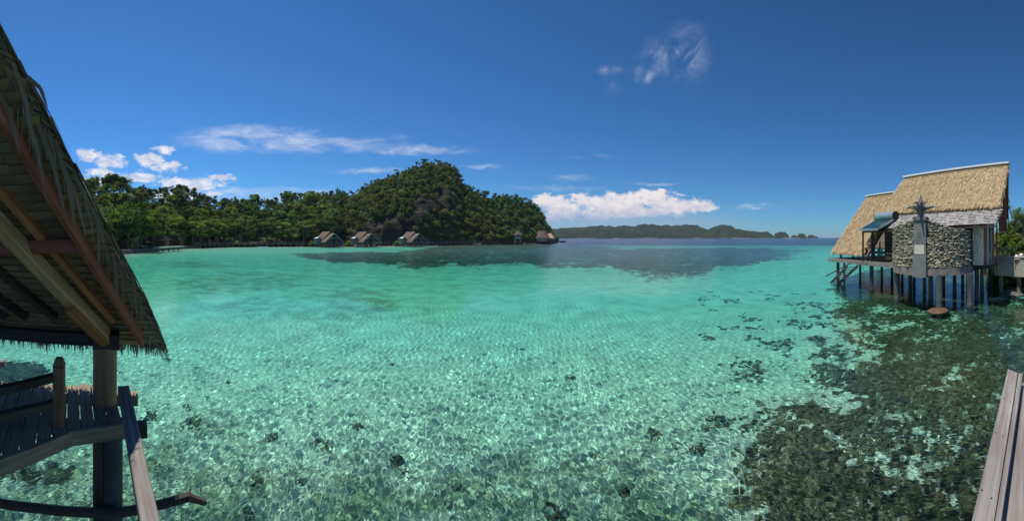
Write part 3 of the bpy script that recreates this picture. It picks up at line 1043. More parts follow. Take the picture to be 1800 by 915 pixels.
# coconut palms in the left wood
for px, py, D, lab in ((186, 340, 128, 'coconut palm with drooping fronds above the shore tree on the left'), (357, 378, 168, 'pale coconut palm standing among the shore trees behind the beach')):
    top = EYE + (HZ - py) / F * D
    z0 = float(ground_z(px, D))
    t = thing('coconut_palm', lab, 'palm tree', polar(px, D, z0))
    b = MB(px)
    b.tube([(0, 0, -1), (.4, 0, (top - z0) * .5), (.2, 0, top - z0 - .8)], [.2, .15, .12], 7)
    b.build('trunk', 'bark', t, smooth=True)
    for k in range(16):
        f = MB(k)
        a = k * 2.4
        d = Vector((math.cos(a), math.sin(a), .75 - (k % 4) * .3))
        p = Vector((.2, 0, top - z0 - .8))
        q = p + d * 1.3
        for sgn in (-1, 1):
            sd_ = Vector((-math.sin(a), math.cos(a), -.25)) * sgn
            pts = [p, p + d.normalized() * 1.3, p + d.normalized() * 2.4 + Vector((0, 0, -.6)), p + d.normalized() * 3.2 + Vector((0, 0, -1.7))]
            for j in range(9):
                tt = .4 + j * .29
                jj = min(int(tt), 2)
                c = pts[jj].lerp(pts[jj + 1], tt - jj)
                f.blade(c, sd_ + d * .4, .75, .16, (0, 0, 1), droop=.5)
        f.build('frond', 'leaf_mid', t)

# ------------------------------------------------------------------ far huts on stilts
MIR = -1


def far_hut(name, label, px, D, uaz, group):
    t = thing(name, label, 'stilt hut', polar(px, D), R(90 - uaz), group)
    b = MB(3)
    for k in range(29):
        b.box((-.2 + k * .5, 0, 1.85), (.46, 10.4, .1))
    b.build('deck', 'deck_wood', t)
    for x in (0.3, 2.8, 5.4, 8.0, 10.6, 13.4):
        for y in (-4.8, -1.6, 1.6, 4.8):
            MB().tube([(0, 0, -1.2), (0, 0, 1.8)], .19, 6).build('stilt', 'grey_wood', t, loc=(x, y, 0))
    rf = MB(5)

    def slope(x0, x1, zr, ye, ze, sgn, rows):
        for k in range(rows):
            f0, f1 = k / rows, (k + 1) / rows + .02
            for j in range(6):
                xa, xb = x0 + (x1 - x0) * j / 6, x0 + (x1 - x0) * (j + 1) / 6
                p0 = Vector(((xa + xb) / 2, sgn * ye * f0, zr + (ze - zr) * f0 + .05))
                p1 = Vector(((xa + xb) / 2, sgn * ye * f1, zr + (ze - zr) * f1 + .16))
                rf.bar(p0, p1, (xb - xa), .16, up=(0, 0, 1))
    for sgn in (-1, 1):
        slope(-.6, 8.3, 7.9, 4.7, 3.5, sgn, 10)
        slope(8.3, 13.2, 6.95, 5.4, 2.5, sgn, 9)
    roof = rf.build('roof', 'old_thatch', t)
    MB().box((3.85, 0, 8.02), (9.0, .4, .14)).build('ridge_cap', 'grey_wood', roof)
    MB().box((10.75, 0, 7.06), (5.0, .35, .12)).build('ridge_cap', 'grey_wood', roof)
    for x in (13.1,):
        for sgn in (-1, 1):
            MB().bar((x, 0, 6.75), (x + .1, sgn * 5.35, 2.3), .12, .3).build('barge_board', 'grey_wood', t)
    MB().box((13.0, 0, 4.7), (.15, 4.4, .2)).build('tie_beam', 'grey_wood', t)
    for y in (-2.0, 2.0):
        MB().bar((13.0, y * .2, 5.0), (13.0, y * 1.05, 4.7), .1, .14).build('brace', 'grey_wood', t)
    for y in (-4.6, -1.7, 1.7, 4.6):
        MB().bar((12.8, y, 1.85), (12.8, y, 2.9 if abs(y) > 3 else 4.7), .16, .16).build('post', 'grey_wood', t)
    w = MB(8)
    w.box((4.2, 0, 3.4), (8.2, 7.6, 3.0))
    w.build('wall', 'olive', t)
    MB().box((8.45, 0, 3.1), (.08, 5.6, 2.4)).build('door', 'glass', t)
    r = MB(4)
    for z in (2.35, 2.75):
        r.box((13.6, 0, z), (.09, 10.2, .1))
    r.build('railing', 'grey_wood', t)
    # round bathroom wall on the near side
    d = MB(9)
    n = 12
    for k in range(n):
        a0, a1 = PI * k / n, PI * (k + 1) / n
        for z0, z1 in ((1.55, 1.95), (1.98, 4.5)):
            rr_ = 2.7 if z0 > 1.6 else 2.78
            p0, p1 = Vector((3.2 - rr_ * math.cos(a0), -4.4 - rr_ * .8 * math.sin(a0), (z0 + z1) / 2)), Vector((3.2 - rr_ * math.cos(a1), -4.4 - rr_ * .8 * math.sin(a1), (z0 + z1) / 2))
            d.bar(p0, p1, .25, z1 - z0)
    dr = d.build('bathroom_wall', 'concrete', t)
    MB().box((3.2, -6.62, 3.2), (.5, .3, 3.4)).build('pillar', 'concrete', dr)
    a = MB(6)
    for k in range(8):
        a.bar((1.0 + k * .62, -4.0, 5.1), (1.0 + k * .62, -6.0, 4.55), .58, .08)
    a.build('awning', 'white', t)
    MB().tube([(5.2, -4.6, 5.6), (7.2, -4.6, 5.6)], .36, 10).build('water_tank', 'metal', t, smooth=True)
    b = MB(2)
    b.bar((6.2, -4.6, 5.3), (6.2, -6.0, 4.5), 1.9, .1)
    b.build('solar_panel', 'collector', t)
    return t


h1 = far_hut('stilt_hut', 'leftmost of three brown thatched stilt huts below the dark cliff', 568, 172, 121, 'thatched stilt huts along the cliff')
freeze(h1)
copy_tree(h1, polar(632, 175), R(90 - 125), 'middle of three brown thatched stilt huts below the dark cliff')
copy_tree(h1, polar(716, 179), R(90 - 132), 'rightmost of three brown thatched stilt huts where cliff meets the green slope')

# mangrove bushes beside the huts
for px, D, lab in ((548, 172, 'round bright bush beside the leftmost far stilt hut'), (613, 174, 'round bright bush between the leftmost and middle far stilt huts'), (698, 178, 'round bright bush beside the rightmost far stilt hut')):
    plant_tree(BYK['bush'][1], polar(px, D, -.2), .85, px, lab, wide=.95)

# tower gazebo
t = thing('watch_tower', 'small square two storey tower with a pointed thatched roof beside the boardwalk', 'tower', polar(910, 216), R(12))
for x in (-1.7, 1.7):
    for y in (-1.7, 1.7):
        MB().bar((x, y, -1), (x, y, 6.4), .28, .28).build('post', 'grey_wood', t)
b = MB(2)
b.box((0, 0, 4.05), (3.7, 3.7, .2))
for k in range(4):
    a = k * PI / 2
    c, s_ = math.cos(a), math.sin(a)
    b.box((c * 1.75, s_ * 1.75, 4.7), (.12, 3.5, 1.2) if k % 2 == 0 else (3.5, .12, 1.2))
    for q in (-1.2, 1.2):
        b.box((c * 1.75 - s_ * q, s_ * 1.75 + c * q, 5.9), (.12, 1.0, 1.3) if k % 2 == 0 else (1.0, .12, 1.3))
w = b.build('wall', 'olive', t)
MB().box((0, 0, 5.9), (3.2, 3.2, 1.2)).build('window', 'glass', w)
b = MB(3)
for k in range(9):
    f0, f1 = k / 9, (k + 1) / 9 + .02
    for q in range(4):
        a = q * PI / 2
        for j in range(-2, 3):
            wd = 2 * 2.7 / 5
            n = Vector((math.cos(a), math.sin(a), 0))
            sd_ = Vector((-math.sin(a), math.cos(a), 0))
            p0 = n * 2.7 * f0 + sd_ * j * wd * (f0 + .02) + Vector((0, 0, 9.6 - 2.9 * f0))
            p1 = n * 2.7 * f1 + sd_ * j * wd * f1 + Vector((0, 0, 9.6 - 2.9 * f1 + .1))
            b.bar(p0, p1, wd * (f0 + f1) / 2 + .04, .14)
b.build('roof', 'old_thatch', t)
b = MB(5)
for k in range(8):
    b.box((0, -2.2 + k * .6, 1.9), (4.6, .55, .1))
b.build('floor', 'deck_wood', t)

# pavilion at the end of the boardwalk
t = thing('thatched_pavilion', 'steep thatched pavilion on stilts at the far end of the boardwalk', 'pavilion', polar(954, 240), R(8))
b = MB(4)
for k in range(22):
    b.box((-5.6 + k * .52, 0, 1.9), (.48, 8, .12))
b.build('deck', 'deck_wood', t)
for x in (-5, -2.5, 0, 2.5, 5):
    for y in (-3.6, 0, 3.6):
        MB().tube([(x, y, -1.5), (x, y, 1.85)], .19, 6).build('stilt', 'pile', t)
def course_slope(b, A0, A1, B0, B1, rows, cols, th=.16):
    """a thatched slope in overlapping courses: ridge A0-A1, eave B0-B1"""
    A0, A1, B0, B1 = map(Vector, (A0, A1, B0, B1))
    for i in range(rows):
        f0, f1 = i / rows, (i + 1) / rows + .015
        for j in range(cols):
            m0 = (j + .5) / cols
            w0 = ((A1 - A0).length * (1 - f1) + (B1 - B0).length * f1) / cols + .03
            p0 = A0.lerp(A1, m0).lerp(B0.lerp(B1, m0), f0)
            p1 = A0.lerp(A1, m0).lerp(B0.lerp(B1, m0), f1) + Vector((0, 0, .1))
            b.bar(p0, p1, w0, th)


b = MB(7)
course_slope(b, (-3.6, .2, 9.6), (1.6, .2, 10.2), (-5.4, -4.3, 4.6), (4.6, -4.3, 4.4), 9, 9)
course_slope(b, (-3.6, .2, 9.6), (1.6, .2, 10.2), (-5.4, 4.3, 4.6), (4.6, 4.3, 4.4), 9, 7)
course_slope(b, (-3.7, -.1, 9.5), (-3.6, .1, 9.5), (-5.5, -4.2, 4.6), (-5.5, 4.2, 4.6), 8, 5)
course_slope(b, (2.2, -1.4, 8.2), (2.2, 1.6, 8.2), (4.8, -4.2, 4.4), (4.8, 4.2, 4.4), 6, 6)
b.build('roof', 'old_thatch', t)
b = MB(71)
b.face([(1.75, -.0, 9.95), (1.0, -1.75, 8.2), (2.25, -1.5, 8.1), (2.3, 1.6, 8.1)], [(0, 0), (1, 0), (1, 1), (0, 1)], .5)
b.build('gable_screen', 'dark_wood', t)
b = MB(8)
course_slope(b, (4.3, 2.2, 7.9), (7.2, 2.2, 7.9), (4.6, -3.2, 4.3), (8.0, -3.2, 4.3), 7, 5)
course_slope(b, (4.3, 2.2, 7.9), (7.2, 2.2, 7.9), (4.6, 5.2, 4.3), (8.0, 5.2, 4.3), 5, 4)
b.build('side_roof', 'thatch', t)
MB().box((6.2, .2, 1.9), (3.2, 7.0, .12)).build('side_deck', 'deck_wood', t)
for x in (5.0, 7.4):
    for y in (-3, 3):
        MB().bar((x, y, -1.4), (x, y, 4.6), .16, .16).build('post', 'grey_wood', t)
MB().box((-1.0, .2, 3.3), (7.5, 5.2, 2.6)).build('wall', 'olive', t)
for x in (-4.6, -2.2, .2, 2.6, 5.0):
    MB().bar((x, -3.5, 1.9), (x, -3.5, 4.6), .16, .16).build('post', 'grey_wood', t)

# boardwalk
BW = [(352, 150), (400, 163), (450, 168), (500, 171), (552, 176), (620, 180), (690, 185), (745, 190), (800, 204), (850, 216), (900, 228), (945, 240)]
t = thing('boardwalk', 'long timber boardwalk on posts running along the foot of the hill', 'boardwalk', polar(620, 180))
O = polar(620, 180)
pts = []
for (p0, d0), (p1, d1) in zip(BW, BW[1:]):
    A_, B_ = polar(p0, d0), polar(p1, d1)
    n = max(1, int((B_ - A_).length / 3.0))
    for k in range(n):
        pts.append(A_.lerp(B_, k / n))
pts.append(polar(*BW[-1]))
pm = MB().bar((0, 0, -1.6), (0, 0, 1.8), .2, .2).mesh('post', 'grey_wood')
rm = MB().bar((0, 0, 1.85), (0, 0, 2.75), .1, .1).mesh('rail_post', 'grey_wood')
dk, rl = MB(1), MB(2)
for i, p in enumerate(pts):
    q = pts[min(i + 1, len(pts) - 1)]
    nrm = Vector((p.x, p.y, 0)).normalized()
    for k in (-.8, .8):
        link('post', pm, t, loc=p + nrm * k - O)
    link('rail_post', rm, t, loc=p - nrm * .85 - O)
    if i < len(pts) - 1:
        for k in range(8):
            a = (p.lerp(q, (k + .5) / 8)) - O
            dk.bar(a - nrm * .95 + Vector((0, 0, 1.82)), a + nrm * .95 + Vector((0, 0, 1.82)), (q - p).length / 8 - .03, .08)
        dk.bar(p - O - nrm * .8 + Vector((0, 0, 1.66)), q - O - nrm * .8 + Vector((0, 0, 1.66)), .1, .2)
        for z in (2.3, 2.72):
            rl.bar(p - O - nrm * .85 + Vector((0, 0, z)), q - O - nrm * .85 + Vector((0, 0, z)), .08, .08)
dko = dk.build('deck', 'grey_wood', t, kind='stuff')
rl.build('rail', 'grey_wood', t)

# rocks at the foot of the hill
b = MB(31)
for k in range(150):
    px = g.uniform(560, 962)
    Ds = float(np.interp(px, SHORE_PX, SHORE_D))
    r_ = g.uniform(.5, 1.6)
    b.lump(polar(px, Ds + g.uniform(-3, 1.5), g.uniform(-.2, .5)), (r_, r_ * .8, r_ * .6), 6, 4)
o = b.build('shore_rocks', 'seawall', kind='stuff')
o['label'] = 'dark tumbled rocks along the foot of the hill'
o['category'] = 'rocks'

# sea wall, landing and beach buildings on the left
t = thing('sea_wall', 'low grey stone sea wall along the beach under the trees', 'sea wall', polar(270, 118))
O = polar(270, 118)
wl = [(130, 84), (190, 93), (222, 99), (250, 110), (285, 124), (320, 141), (352, 152)]
for (p0, d0), (p1, d1) in zip(wl, wl[1:]):
    A_, B_ = polar(p0, d0 - .5), polar(p1, d1 - .5)
    n = int((B_ - A_).length / 2.2) + 1
    for k in range(n):
        MB(k).bar(A_.lerp(B_, k / n) - O + Vector((0, 0, .2)), A_.lerp(B_, (k + .97) / n) - O + Vector((0, 0, .2)), 1.0, 2.2 + g.uniform(-.1, .1), bev=.12).build('stone_block', 'seawall', t)
t = thing('landing', 'pale flat landing platform in front of the sea wall', 'landing', polar(298, 118))
b = MB(3)
A_, B_ = polar(274, 108, 0) - t.location, polar(319, 124, 0) - t.location
b.bar(A_ + Vector((0, 0, 1.5)), B_ + Vector((0, 0, 1.5)), 2.6, .5)
b.build('slab', 'olive', t)
for k in range(5):
    p = A_.lerp(B_, (k + .3) / 5)
    MB().tube([p + Vector((0, 0, -1)), p + Vector((0, 0, 1.3))], .2, 6).build('post', 'pile', t)


def bungalow(name, label, px, D, w, hgt, eave, rz, tone):
    z0 = float(ground_z(px, D))
    t = thing(name, label, 'bungalow', polar(px, D, z0), rz)
    b = MB(px)
    rows = 7
    for k in range(rows):
        f0, f1 = k / rows, (k + 1) / rows + .02
        for q in range(4):
            a = q * PI / 2
            n = Vector((math.cos(a), math.sin(a), 0))
            sd_ = Vector((-math.sin(a), math.cos(a), 0))
            half = w if q % 2 == 0 else w * .75
            dp = w * .75 if q % 2 == 0 else w
            ex = (w * .25 if q % 2 else 0)
            for j in range(-3, 4):
                cw0, cw1 = (half * f0 + ex * (1 - f0)) * 2 / 7, (half * f1 + ex * (1 - f1)) * 2 / 7
                b.bar(n * dp * f0 * .98 + sd_ * j * cw0 + Vector((0, 0, hgt - (hgt - eave) * f0)), n * dp * f1 + sd_ * j * cw1 + Vector((0, 0, hgt - (hgt - eave) * f1)), (cw0 + cw1) / 2 + .08, .16)
    b.build('roof', tone, t)
    for x in (-1, 0, 1):
        for y in (-1, 1):
            MB().bar((x * w * .62, y * w * .6, -.6), (x * w * .62, y * w * .6, eave + .4), .2, .2).build('post', 'bark', t)
    MB().box((0, .8, eave * .45), (w * 1.0, w * .7, eave * .9)).build('wall', 'brown_wood', t)
    MB().box((0, -w * .62, .5), (w * 1.3, .1, .7)).build('parapet', 'bark', t)


bungalow('beach_bungalow', 'beach bungalow with a sunlit pale thatched roof under the trees', 284, 134, 4.6, 5.6, 2.7, R(30), 'old_thatch')
bungalow('beach_bungalow', 'half hidden beach bungalow right of the sunlit roofed one', 312, 148, 4.0, 5.0, 2.6, R(30), 'old_thatch')
bungalow('beach_hut', 'small hut among the tree trunks at the left end of the beach', 226, 110, 2.6, 3.8, 2.1, R(20), 'old_thatch')

# boat and buoy
t = thing('motor_boat', 'small white motor boat moored off the boardwalk', 'boat', polar(463, 158, 0), R(25))
b = MB(3)
st = [(-2.2, .75, .5), (-1.2, .85, .5), (.2, .85, .52), (1.3, .6, .6), (2.1, .08, .8)]
for (x0, w0, h0), (x1, w1, h1) in zip(st, st[1:]):
    for s_ in (-1, 1):
        b.face([(x0, s_ * w0, h0), (x1, s_ * w1, h1), (x1, s_ * w1 * .6, -.15), (x0, s_ * w0 * .6, -.15)], [(0, 0)] * 4, .5)
        b.face([(x0, s_ * w0 * .85, h0), (x1, s_ * w1 * .85, h1), (x1, s_ * w1, h1), (x0, s_ * w0, h0)], [(0, 0)] * 4, .5)
    b.face([(x0, -w0 * .8, .15), (x1, -w1 * .8, .15), (x1, w1 * .8, .15), (x0, w0 * .8, .15)], [(0, 0)] * 4, .5)
b.face([(-2.2, -.75, .5), (-2.2, .75, .5), (-2.2, .45, -.15), (-2.2, -.45, -.15)], [(0, 0)] * 4, .5)
b.build('hull', 'white', t)
MB().box((-.6, 0, .36), (.35, 1.5, .08)).build('bench', 'grey_wood', t)
MB().box((.6, 0, .36), (.35, 1.4, .08)).build('bench', 'grey_wood', t)
MB().box((-2.35, 0, .7), (.35, .35, .6), bev=.08).build('outboard_motor', 'black', t)
t = thing('mooring_buoy', 'tiny white mooring buoy floating off the left beach', 'buoy', onz(239, 468, 0))
MB().lump((0, 0, .05), (.13, .13, .13), 8, 6, 0).build('float', 'white', t)
MB().tube([(0, 0, .1), (0, 0, .3)], .02, 5).build('ring', 'black', t)

# floating jetty beyond the headland
t = thing('floating_jetty', 'dark floating jetty on posts beyond the headland', 'jetty', polar(984, 330))
O = polar(984, 330)
A_, B_ = polar(968, 318) - O, polar(990, 330) - O
MB().bar(A_ + Vector((0, 0, 1.6)), B_ + Vector((0, 0, 1.3)), 2.0, .35).build('gangway', 'dark_wood', t)
MB().bar(B_ - Vector((3.2, 0, -.7)), B_ + Vector((2.6, 0, .7)), 3.2, 1.4).build('pontoon', 'dark_wood', t)
for k in range(5):
    p = A_.lerp(B_, k / 4)
    MB().tube([p + Vector((0, 0, -2)), p + Vector((0, 0, 2.1))], .16, 6).build('post', 'pile', t)


# ------------------------------------------------------------------ the big stilt hut on the right (local axes: x along the ridge towards the sea, y towards the camera's left)
HU0, HV0 = 20.0, -23.0
hut = thing('stilt_hut', 'large straw thatched hut on stilts with a curved stone wall at the right', 'stilt hut', UV(HU0, HV0), R(90) - AU)


def HL(u, v, z):
    return Vector((u - HU0, v - HV0, z))


def hl_from_world(p):
    return HL(p.dot(EU), p.dot(EV), p.z)


def thatch_roof(name, quad_fn, nu, nv, nblades, parent, m='thatch', ln=.42, wd=.062, seed=1, thick=.34):
    """a thick bed of straw on a roof plane; quad_fn(a, b) gives the surface point, a along the ridge and b down the slope"""
    g = random.Random(seed)
    b = MB(seed)
    p00, p10, p01, p11 = quad_fn(0, 0), quad_fn(1, 0), quad_fn(0, 1), quad_fn(1, 1)
    nrm = (p10 - p00).cross(p01 - p00).normalized()
    if nrm.z < 0:
        nrm = -nrm
    for i in range(nv):                      # solid bed in slightly uneven courses
        for j in range(nu):
            a0, a1, b0, b1 = j / nu, (j + 1) / nu, i / nv, (i + 1) / nv
            A_ = [quad_fn(a0, b0), quad_fn(a1, b0), quad_fn(a1, b1), quad_fn(a0, b1)]
            b.face([p - nrm * .03 for p in A_], [(0, 0)] * 4, .25)
            b.face([p - nrm * thick for p in A_][::-1], [(0, 0)] * 4, .1)
    for k in range(nu):                      # cut edges
        for bb in (0, 1):
            x, y = quad_fn(k / nu, bb), quad_fn((k + 1) / nu, bb)
            b.face([x, y, y - nrm * thick, x - nrm * thick], [(0, 0)] * 4, .2)
    for k in range(nv):
        for aa in (0, 1):
            x, y = quad_fn(aa, k / nv), quad_fn(aa, (k + 1) / nv)
            b.face([x, y, y - nrm * thick, x - nrm * thick], [(0, 0)] * 4, .2)
    for k in range(nblades):
        a, bb = g.random(), g.random()
        p = quad_fn(a, bb)
        down = (quad_fn(a, min(bb + .02, 1.02)) - quad_fn(a, bb)).normalized()
        side = (p10 - p00).normalized()
        d = down + side * g.gauss(0, .42) + nrm * g.uniform(.0, .11)
        b.blade(p + nrm * g.uniform(-.02, .06), d, ln * g.uniform(.5, 1.2), wd * g.uniform(.5, 1.2), nrm + side * g.gauss(0, .3), tone=min(1, max(0, g.gauss(.55, .24))))
    n_e = int((p11 - p01).length * 26)
    for k in range(n_e):                     # ragged eave
        a = g.random()
        p = quad_fn(a, 1) - nrm * g.uniform(0, thick)
        down = (p01 - p00).normalized()
        d = down * .7 + Vector((0, 0, -.8)) + side * g.gauss(0, .2)
        b.blade(p - down * .1, d, g.uniform(.2, .42), .05, nrm, tone=g.uniform(.2, .8))
    n_e = int((p01 - p00).length * 10)
    for aa in (0, 1):
        for k in range(n_e):
            bb = g.random()
            p = quad_fn(aa, bb) - nrm * g.uniform(0, thick)
            down = (p01 - p00).normalized()
            d = down + side * (g.uniform(-.1, .35) * (1 if aa else -1)) - nrm * .2
            b.blade(p, d, g.uniform(.2, .5), .05, nrm, tone=g.uniform(.2, .8))
    return b.build(name, m, parent)


def bil(p00, p10, p01, p11):
    def fn(a, b):
        return (p00 * (1 - a) + p10 * a) * (1 - b) + (p01 * (1 - a) + p11 * a) * b
    return fn


# upper roof
ru = bil(HL(11.2, -25.5, 11.28), HL(22.9, -25.5, 11.28), HL(10.65, -22.5, 7.42), HL(23.6, -22.5, 7.42))
rub = bil(HL(11.2, -25.5, 11.28), HL(22.9, -25.5, 11.28), HL(12.6, -28.7, 6.98), HL(23.2, -28.7, 6.98))
rl_ = bil(HL(23.2, -25.5, 9.83), HL(28.9, -25.5, 9.83), HL(23.65, -20.45, 3.42), HL(29.1, -20.45, 3.42))
rlb = bil(HL(22.9, -25.5, 9.83), HL(28.9, -25.5, 9.83), HL(23.2, -30.4, 3.6), HL(29.1, -30.4, 3.6))
roof = thatch_roof('roof', ru, 16, 10, 11000, hut, seed=1)
thatch_roof('roof', rub, 8, 6, 500, hut, seed=2)
thatch_roof('porch_roof', rl_, 10, 12, 8500, hut, seed=3)
thatch_roof('porch_roof', rlb, 6, 8, 400, hut, seed=4)
MB().bar(HL(11.1, -25.5, 11.36), HL(22.95, -25.5, 11.36), .55, .16).build('ridge_cap', 'white', roof)
MB().bar(HL(22.9, -25.5, 9.92), HL(29.0, -25.5, 9.92), .5, .12).build('ridge_cap', 'white', roof)
# step between the two roofs, gable screen
b = MB(3)
b.face([HL(22.7, -25.5, 11.0), HL(22.7, -22.3, 6.9), HL(22.7, -28.6, 6.9)], [(0, 0)] * 3, .2)
b.build('gable_screen', 'red_wood', hut)
b = MB(3)
b.face([HL(12.4, -25.5, 10.6), HL(12.4, -22.9, 6.7), HL(12.9, -28.2, 6.7)], [(0, 0), (0, 4), (4, 4)], .2)
b.build('gable_screen', 'red_wood', hut)
for (p, q) in ((HL(11.35, -25.5, 10.85), HL(10.95, -22.4, 6.75)), (HL(11.35, -25.5, 10.85), HL(12.6, -28.6, 6.7))):
    MB().bar(p, q, .1, .3).build('barge_board', 'red_wood', hut)
# slatted screen hanging under the gable
gs_b = thing  # keep the name short
scr = MB(4)
scr.bar(HL(11.35, -24.1, 6.85), HL(12.3, -27.3, 6.85), .12, .12)
scr.bar(HL(11.35, -24.1, 5.5), HL(12.3, -27.3, 5.5), .16, .16)
scr_o = scr.build('screen_frame', 'red_wood', hut)
for k in range(8):
    f = (k + .5) / 8
    p = HL(11.35, -24.1, 6.8).lerp(HL(12.3, -27.3, 6.8), f)
    MB().bar(p, p - Vector((0, 0, 1.25)), .30, .06, up=(.3, -1, 0)).build('slat', 'red_wood', scr_o)

# shingled awning
at_, ab_ = (HL(10.4, -22.6, 7.15), HL(24.0, -22.6, 7.08)), (HL(10.1, -20.75, 5.98), HL(24.0, -20.75, 5.72))
b = MB(5)
rows, cols = 9, 62
for i in range(rows):
    for j in range(cols):
        f0, f1 = i / rows, (i + 1.25) / rows
        x0, x1 = j / cols, (j + .93) / cols
        off = (.5 / cols) * (i % 2)
        xm = min((x0 + x1) / 2 + off, .997)
        p0 = at_[0].lerp(at_[1], xm).lerp(ab_[0].lerp(ab_[1], xm), f0)
        p1 = at_[0].lerp(at_[1], xm).lerp(ab_[0].lerp(ab_[1], xm), min(f1, 1.03))
        p1 = p1 + Vector((0, 0, .035 + b.r.uniform(0, .02)))
        b.bar(p0, p1, 13.6 / cols * .93, .03)
aw = b.build('awning', 'shingle', hut)
b = MB(1)
for j in range(15):
    x = j / 14
    b.bar(at_[0].lerp(at_[1], x) - Vector((0, 0, .12)), ab_[0].lerp(ab_[1], x) - Vector((0, 0, .12)), .07, .1)
b.bar(ab_[0] - Vector((0, -.1, .2)), ab_[1] - Vector((0, -.1, .2)), .1, .14)
b.build('rafter', 'dark_wood', aw)

# round stone wall
DC, DR = (15.75, -21.0), 3.2


def drum(phi, r, z):
    return HL(DC[0] + r * math.sin(phi), DC[1] + r * math.cos(phi), z)


def wall_top(phi):
    x = math.degrees(phi)
    return float(np.interp(x, [-100, -85, -60, -38, -30, -20, -12, 0, 20, 50, 75, 100], [5.55, 5.58, 5.72, 6.1, 6.25, 6.3, 6.3, 6.2, 6.0, 5.72, 5.55, 5.5]))


b = MB(6)
nseg = 44
for k in range(nseg):
    a0, a1 = R(-105 + 210 * k / nseg), R(-105 + 210 * (k + 1) / nseg)
    t0, t1 = wall_top(a0) - .08, wall_top(a1) - .08
    b.face([drum(a0, DR - .06, 2.4), drum(a1, DR - .06, 2.4), drum(a1, DR - .06, t1), drum(a0, DR - .06, t0)], [(0, 0)] * 4, .5)
    b.face([drum(a0, DR - .4, 2.4), drum(a1, DR - .4, 2.4), drum(a1, DR - .4, t1), drum(a0, DR - .4, t0)], [(0, 0)] * 4, .5)
    b.face([drum(a0, DR - .06, t0), drum(a1, DR - .06, t1), drum(a1, DR - .4, t1), drum(a0, DR - .4, t0)], [(0, 0)] * 4, .5)
swall = b.build('stone_wall', 'mortar', hut)
b = MB(7)
for k in range(nseg):
    a0, a1 = R(-105 + 210 * k / nseg), R(-105 + 210 * (k + 1) / nseg)
    for (r0, z0, z1) in ((DR + .07, 2.28, 2.84),):
        b.face([drum(a0, r0, z0), drum(a1, r0, z0), drum(a1, r0, z1), drum(a0, r0, z1)], [(0, 0)] * 4, .5)
        b.face([drum(a0, r0, z1), drum(a1, r0, z1), drum(a1, r0 - .4, z1), drum(a0, r0 - .4, z1)], [(0, 0)] * 4, .5)
        b.face([drum(a0, r0, z0), drum(a1, r0, z0), drum(a1, 0, z0), drum(a0, 0, z0)], [(0, 0)] * 4, .5)
b.build('base_band', 'band', hut)
stones = []
vari = []
for k in range(9):
    q = MB(40 + k)
    q.lump((0, 0, 0), (.5, .5, .5), 8, 5, .20, tone=.5)
    for f_ in range(len(q.v)):
        v = q.v[f_]
        q.v[f_] = Vector((max(-.46, min(.46, v.x * 1.45)), max(-.46, min(.46, v.y * 1.3)), max(-.42, min(.42, v.z * 1.4))))
    q.t = [q.r.random()] * len(q.f)
    vari.append(q)
vm = [q.mesh('stone', 'stone') for q in vari]
g2 = random.Random(5)
z = 2.86
while z < 6.3:
    hh = g2.uniform(.085, .125)
    ph = R(-98) + g2.uniform(0, .05)
    while ph < R(98):
        w = g2.uniform(.20, .55)
        pc = ph + w / 2 / DR
        if z + hh < wall_top(pc) + .04 and not (R(-28.5) < pc < R(-11.5)):
            stones.append((pc, z + hh / 2 + g2.uniform(-.012, .012), w - .03, hh * g2.uniform(.62, .9), g2.uniform(.16, .34), g2.randrange(9)))
        ph += w / DR
    z += hh
view = az_of(1640) - AU
stones.sort(key=lambda s_: abs(s_[0] - R(-28)) + .0 * s_[1])
rest = MB(9)
for i, (pc, zz, w, hh, dpt, k) in enumerate(stones):
    c = drum(pc, DR - .03 + g2.uniform(-.02, .035), zz)
    rz = math.atan2(math.cos(pc), math.sin(pc)) - PI / 2
    if i < 300:
        o = link('stone', vm[k], swall, c)
        o.rotation_euler = (g2.uniform(-.06, .06), g2.uniform(-.07, .07), rz)
        o.scale = (w, dpt, hh)
    else:
        mt = Matrix.Translation(c) @ Matrix.Rotation(rz, 4, 'Z') @ Matrix.Diagonal((w, dpt, hh, 1))
        for f_, uv_ in zip(vari[k].f, vari[k].uv):
            rest.face([mt @ vari[k].v[v] for v in f_], uv_, vari[k].t[0])
print('STONES', len(stones))
if rest.f:
    rest.build('stone_courses', 'stone', swall, kind='stuff')
# pillar with carved finial
pa = R(-20)
pil = []
pd = Vector((math.sin(pa), math.cos(pa), 0))
ps = Vector((math.cos(pa), -math.sin(pa), 0))
b = MB(4)
for z0, z1, w0, w1, o0, o1 in ((2.2, 3.78, 1.02, .98, .34, .30), (3.80, 4.52, .97, .94, .30, .27), (4.54, 6.2, .93, .88, .27, .22)):
    for sgn in (0,):
        P_ = []
        for zz, w, oo in ((z0, w0, o0), (z1, w1, o1)):
            c = drum(pa, DR, zz)
            P_.append([c + ps * w / 2 + pd * oo, c - ps * w / 2 + pd * oo, c - ps * w / 2 - pd * .4, c + ps * w / 2 - pd * .4])
        for i in range(4):
            j = (i + 1) % 4
            b.face([P_[0][i], P_[0][j], P_[1][j], P_[1][i]], [(0, 0)] * 4, .5)
        b.face(P_[1], [(0, 0)] * 4, .5)
        b.face(P_[0][::-1], [(0, 0)] * 4, .5)
c = drum(pa, DR, 6.33)
b.bar(c - ps * .52 + pd * .0, c + ps * .52 + pd * .0, .62, .24)
pillar = b.build('pillar', 'concrete', hut)
MB().bar(drum(pa, DR, 3.9) + pd * .292 - ps * .3, drum(pa, DR, 3.9) + pd * .292 + ps * .3, .02, .0) if False else None
c = drum(pa, DR, 4.16) + pd * .305
MB().bar(c - ps * .36, c + ps * .36, .02, .66).build('plate', 'beige', pillar)
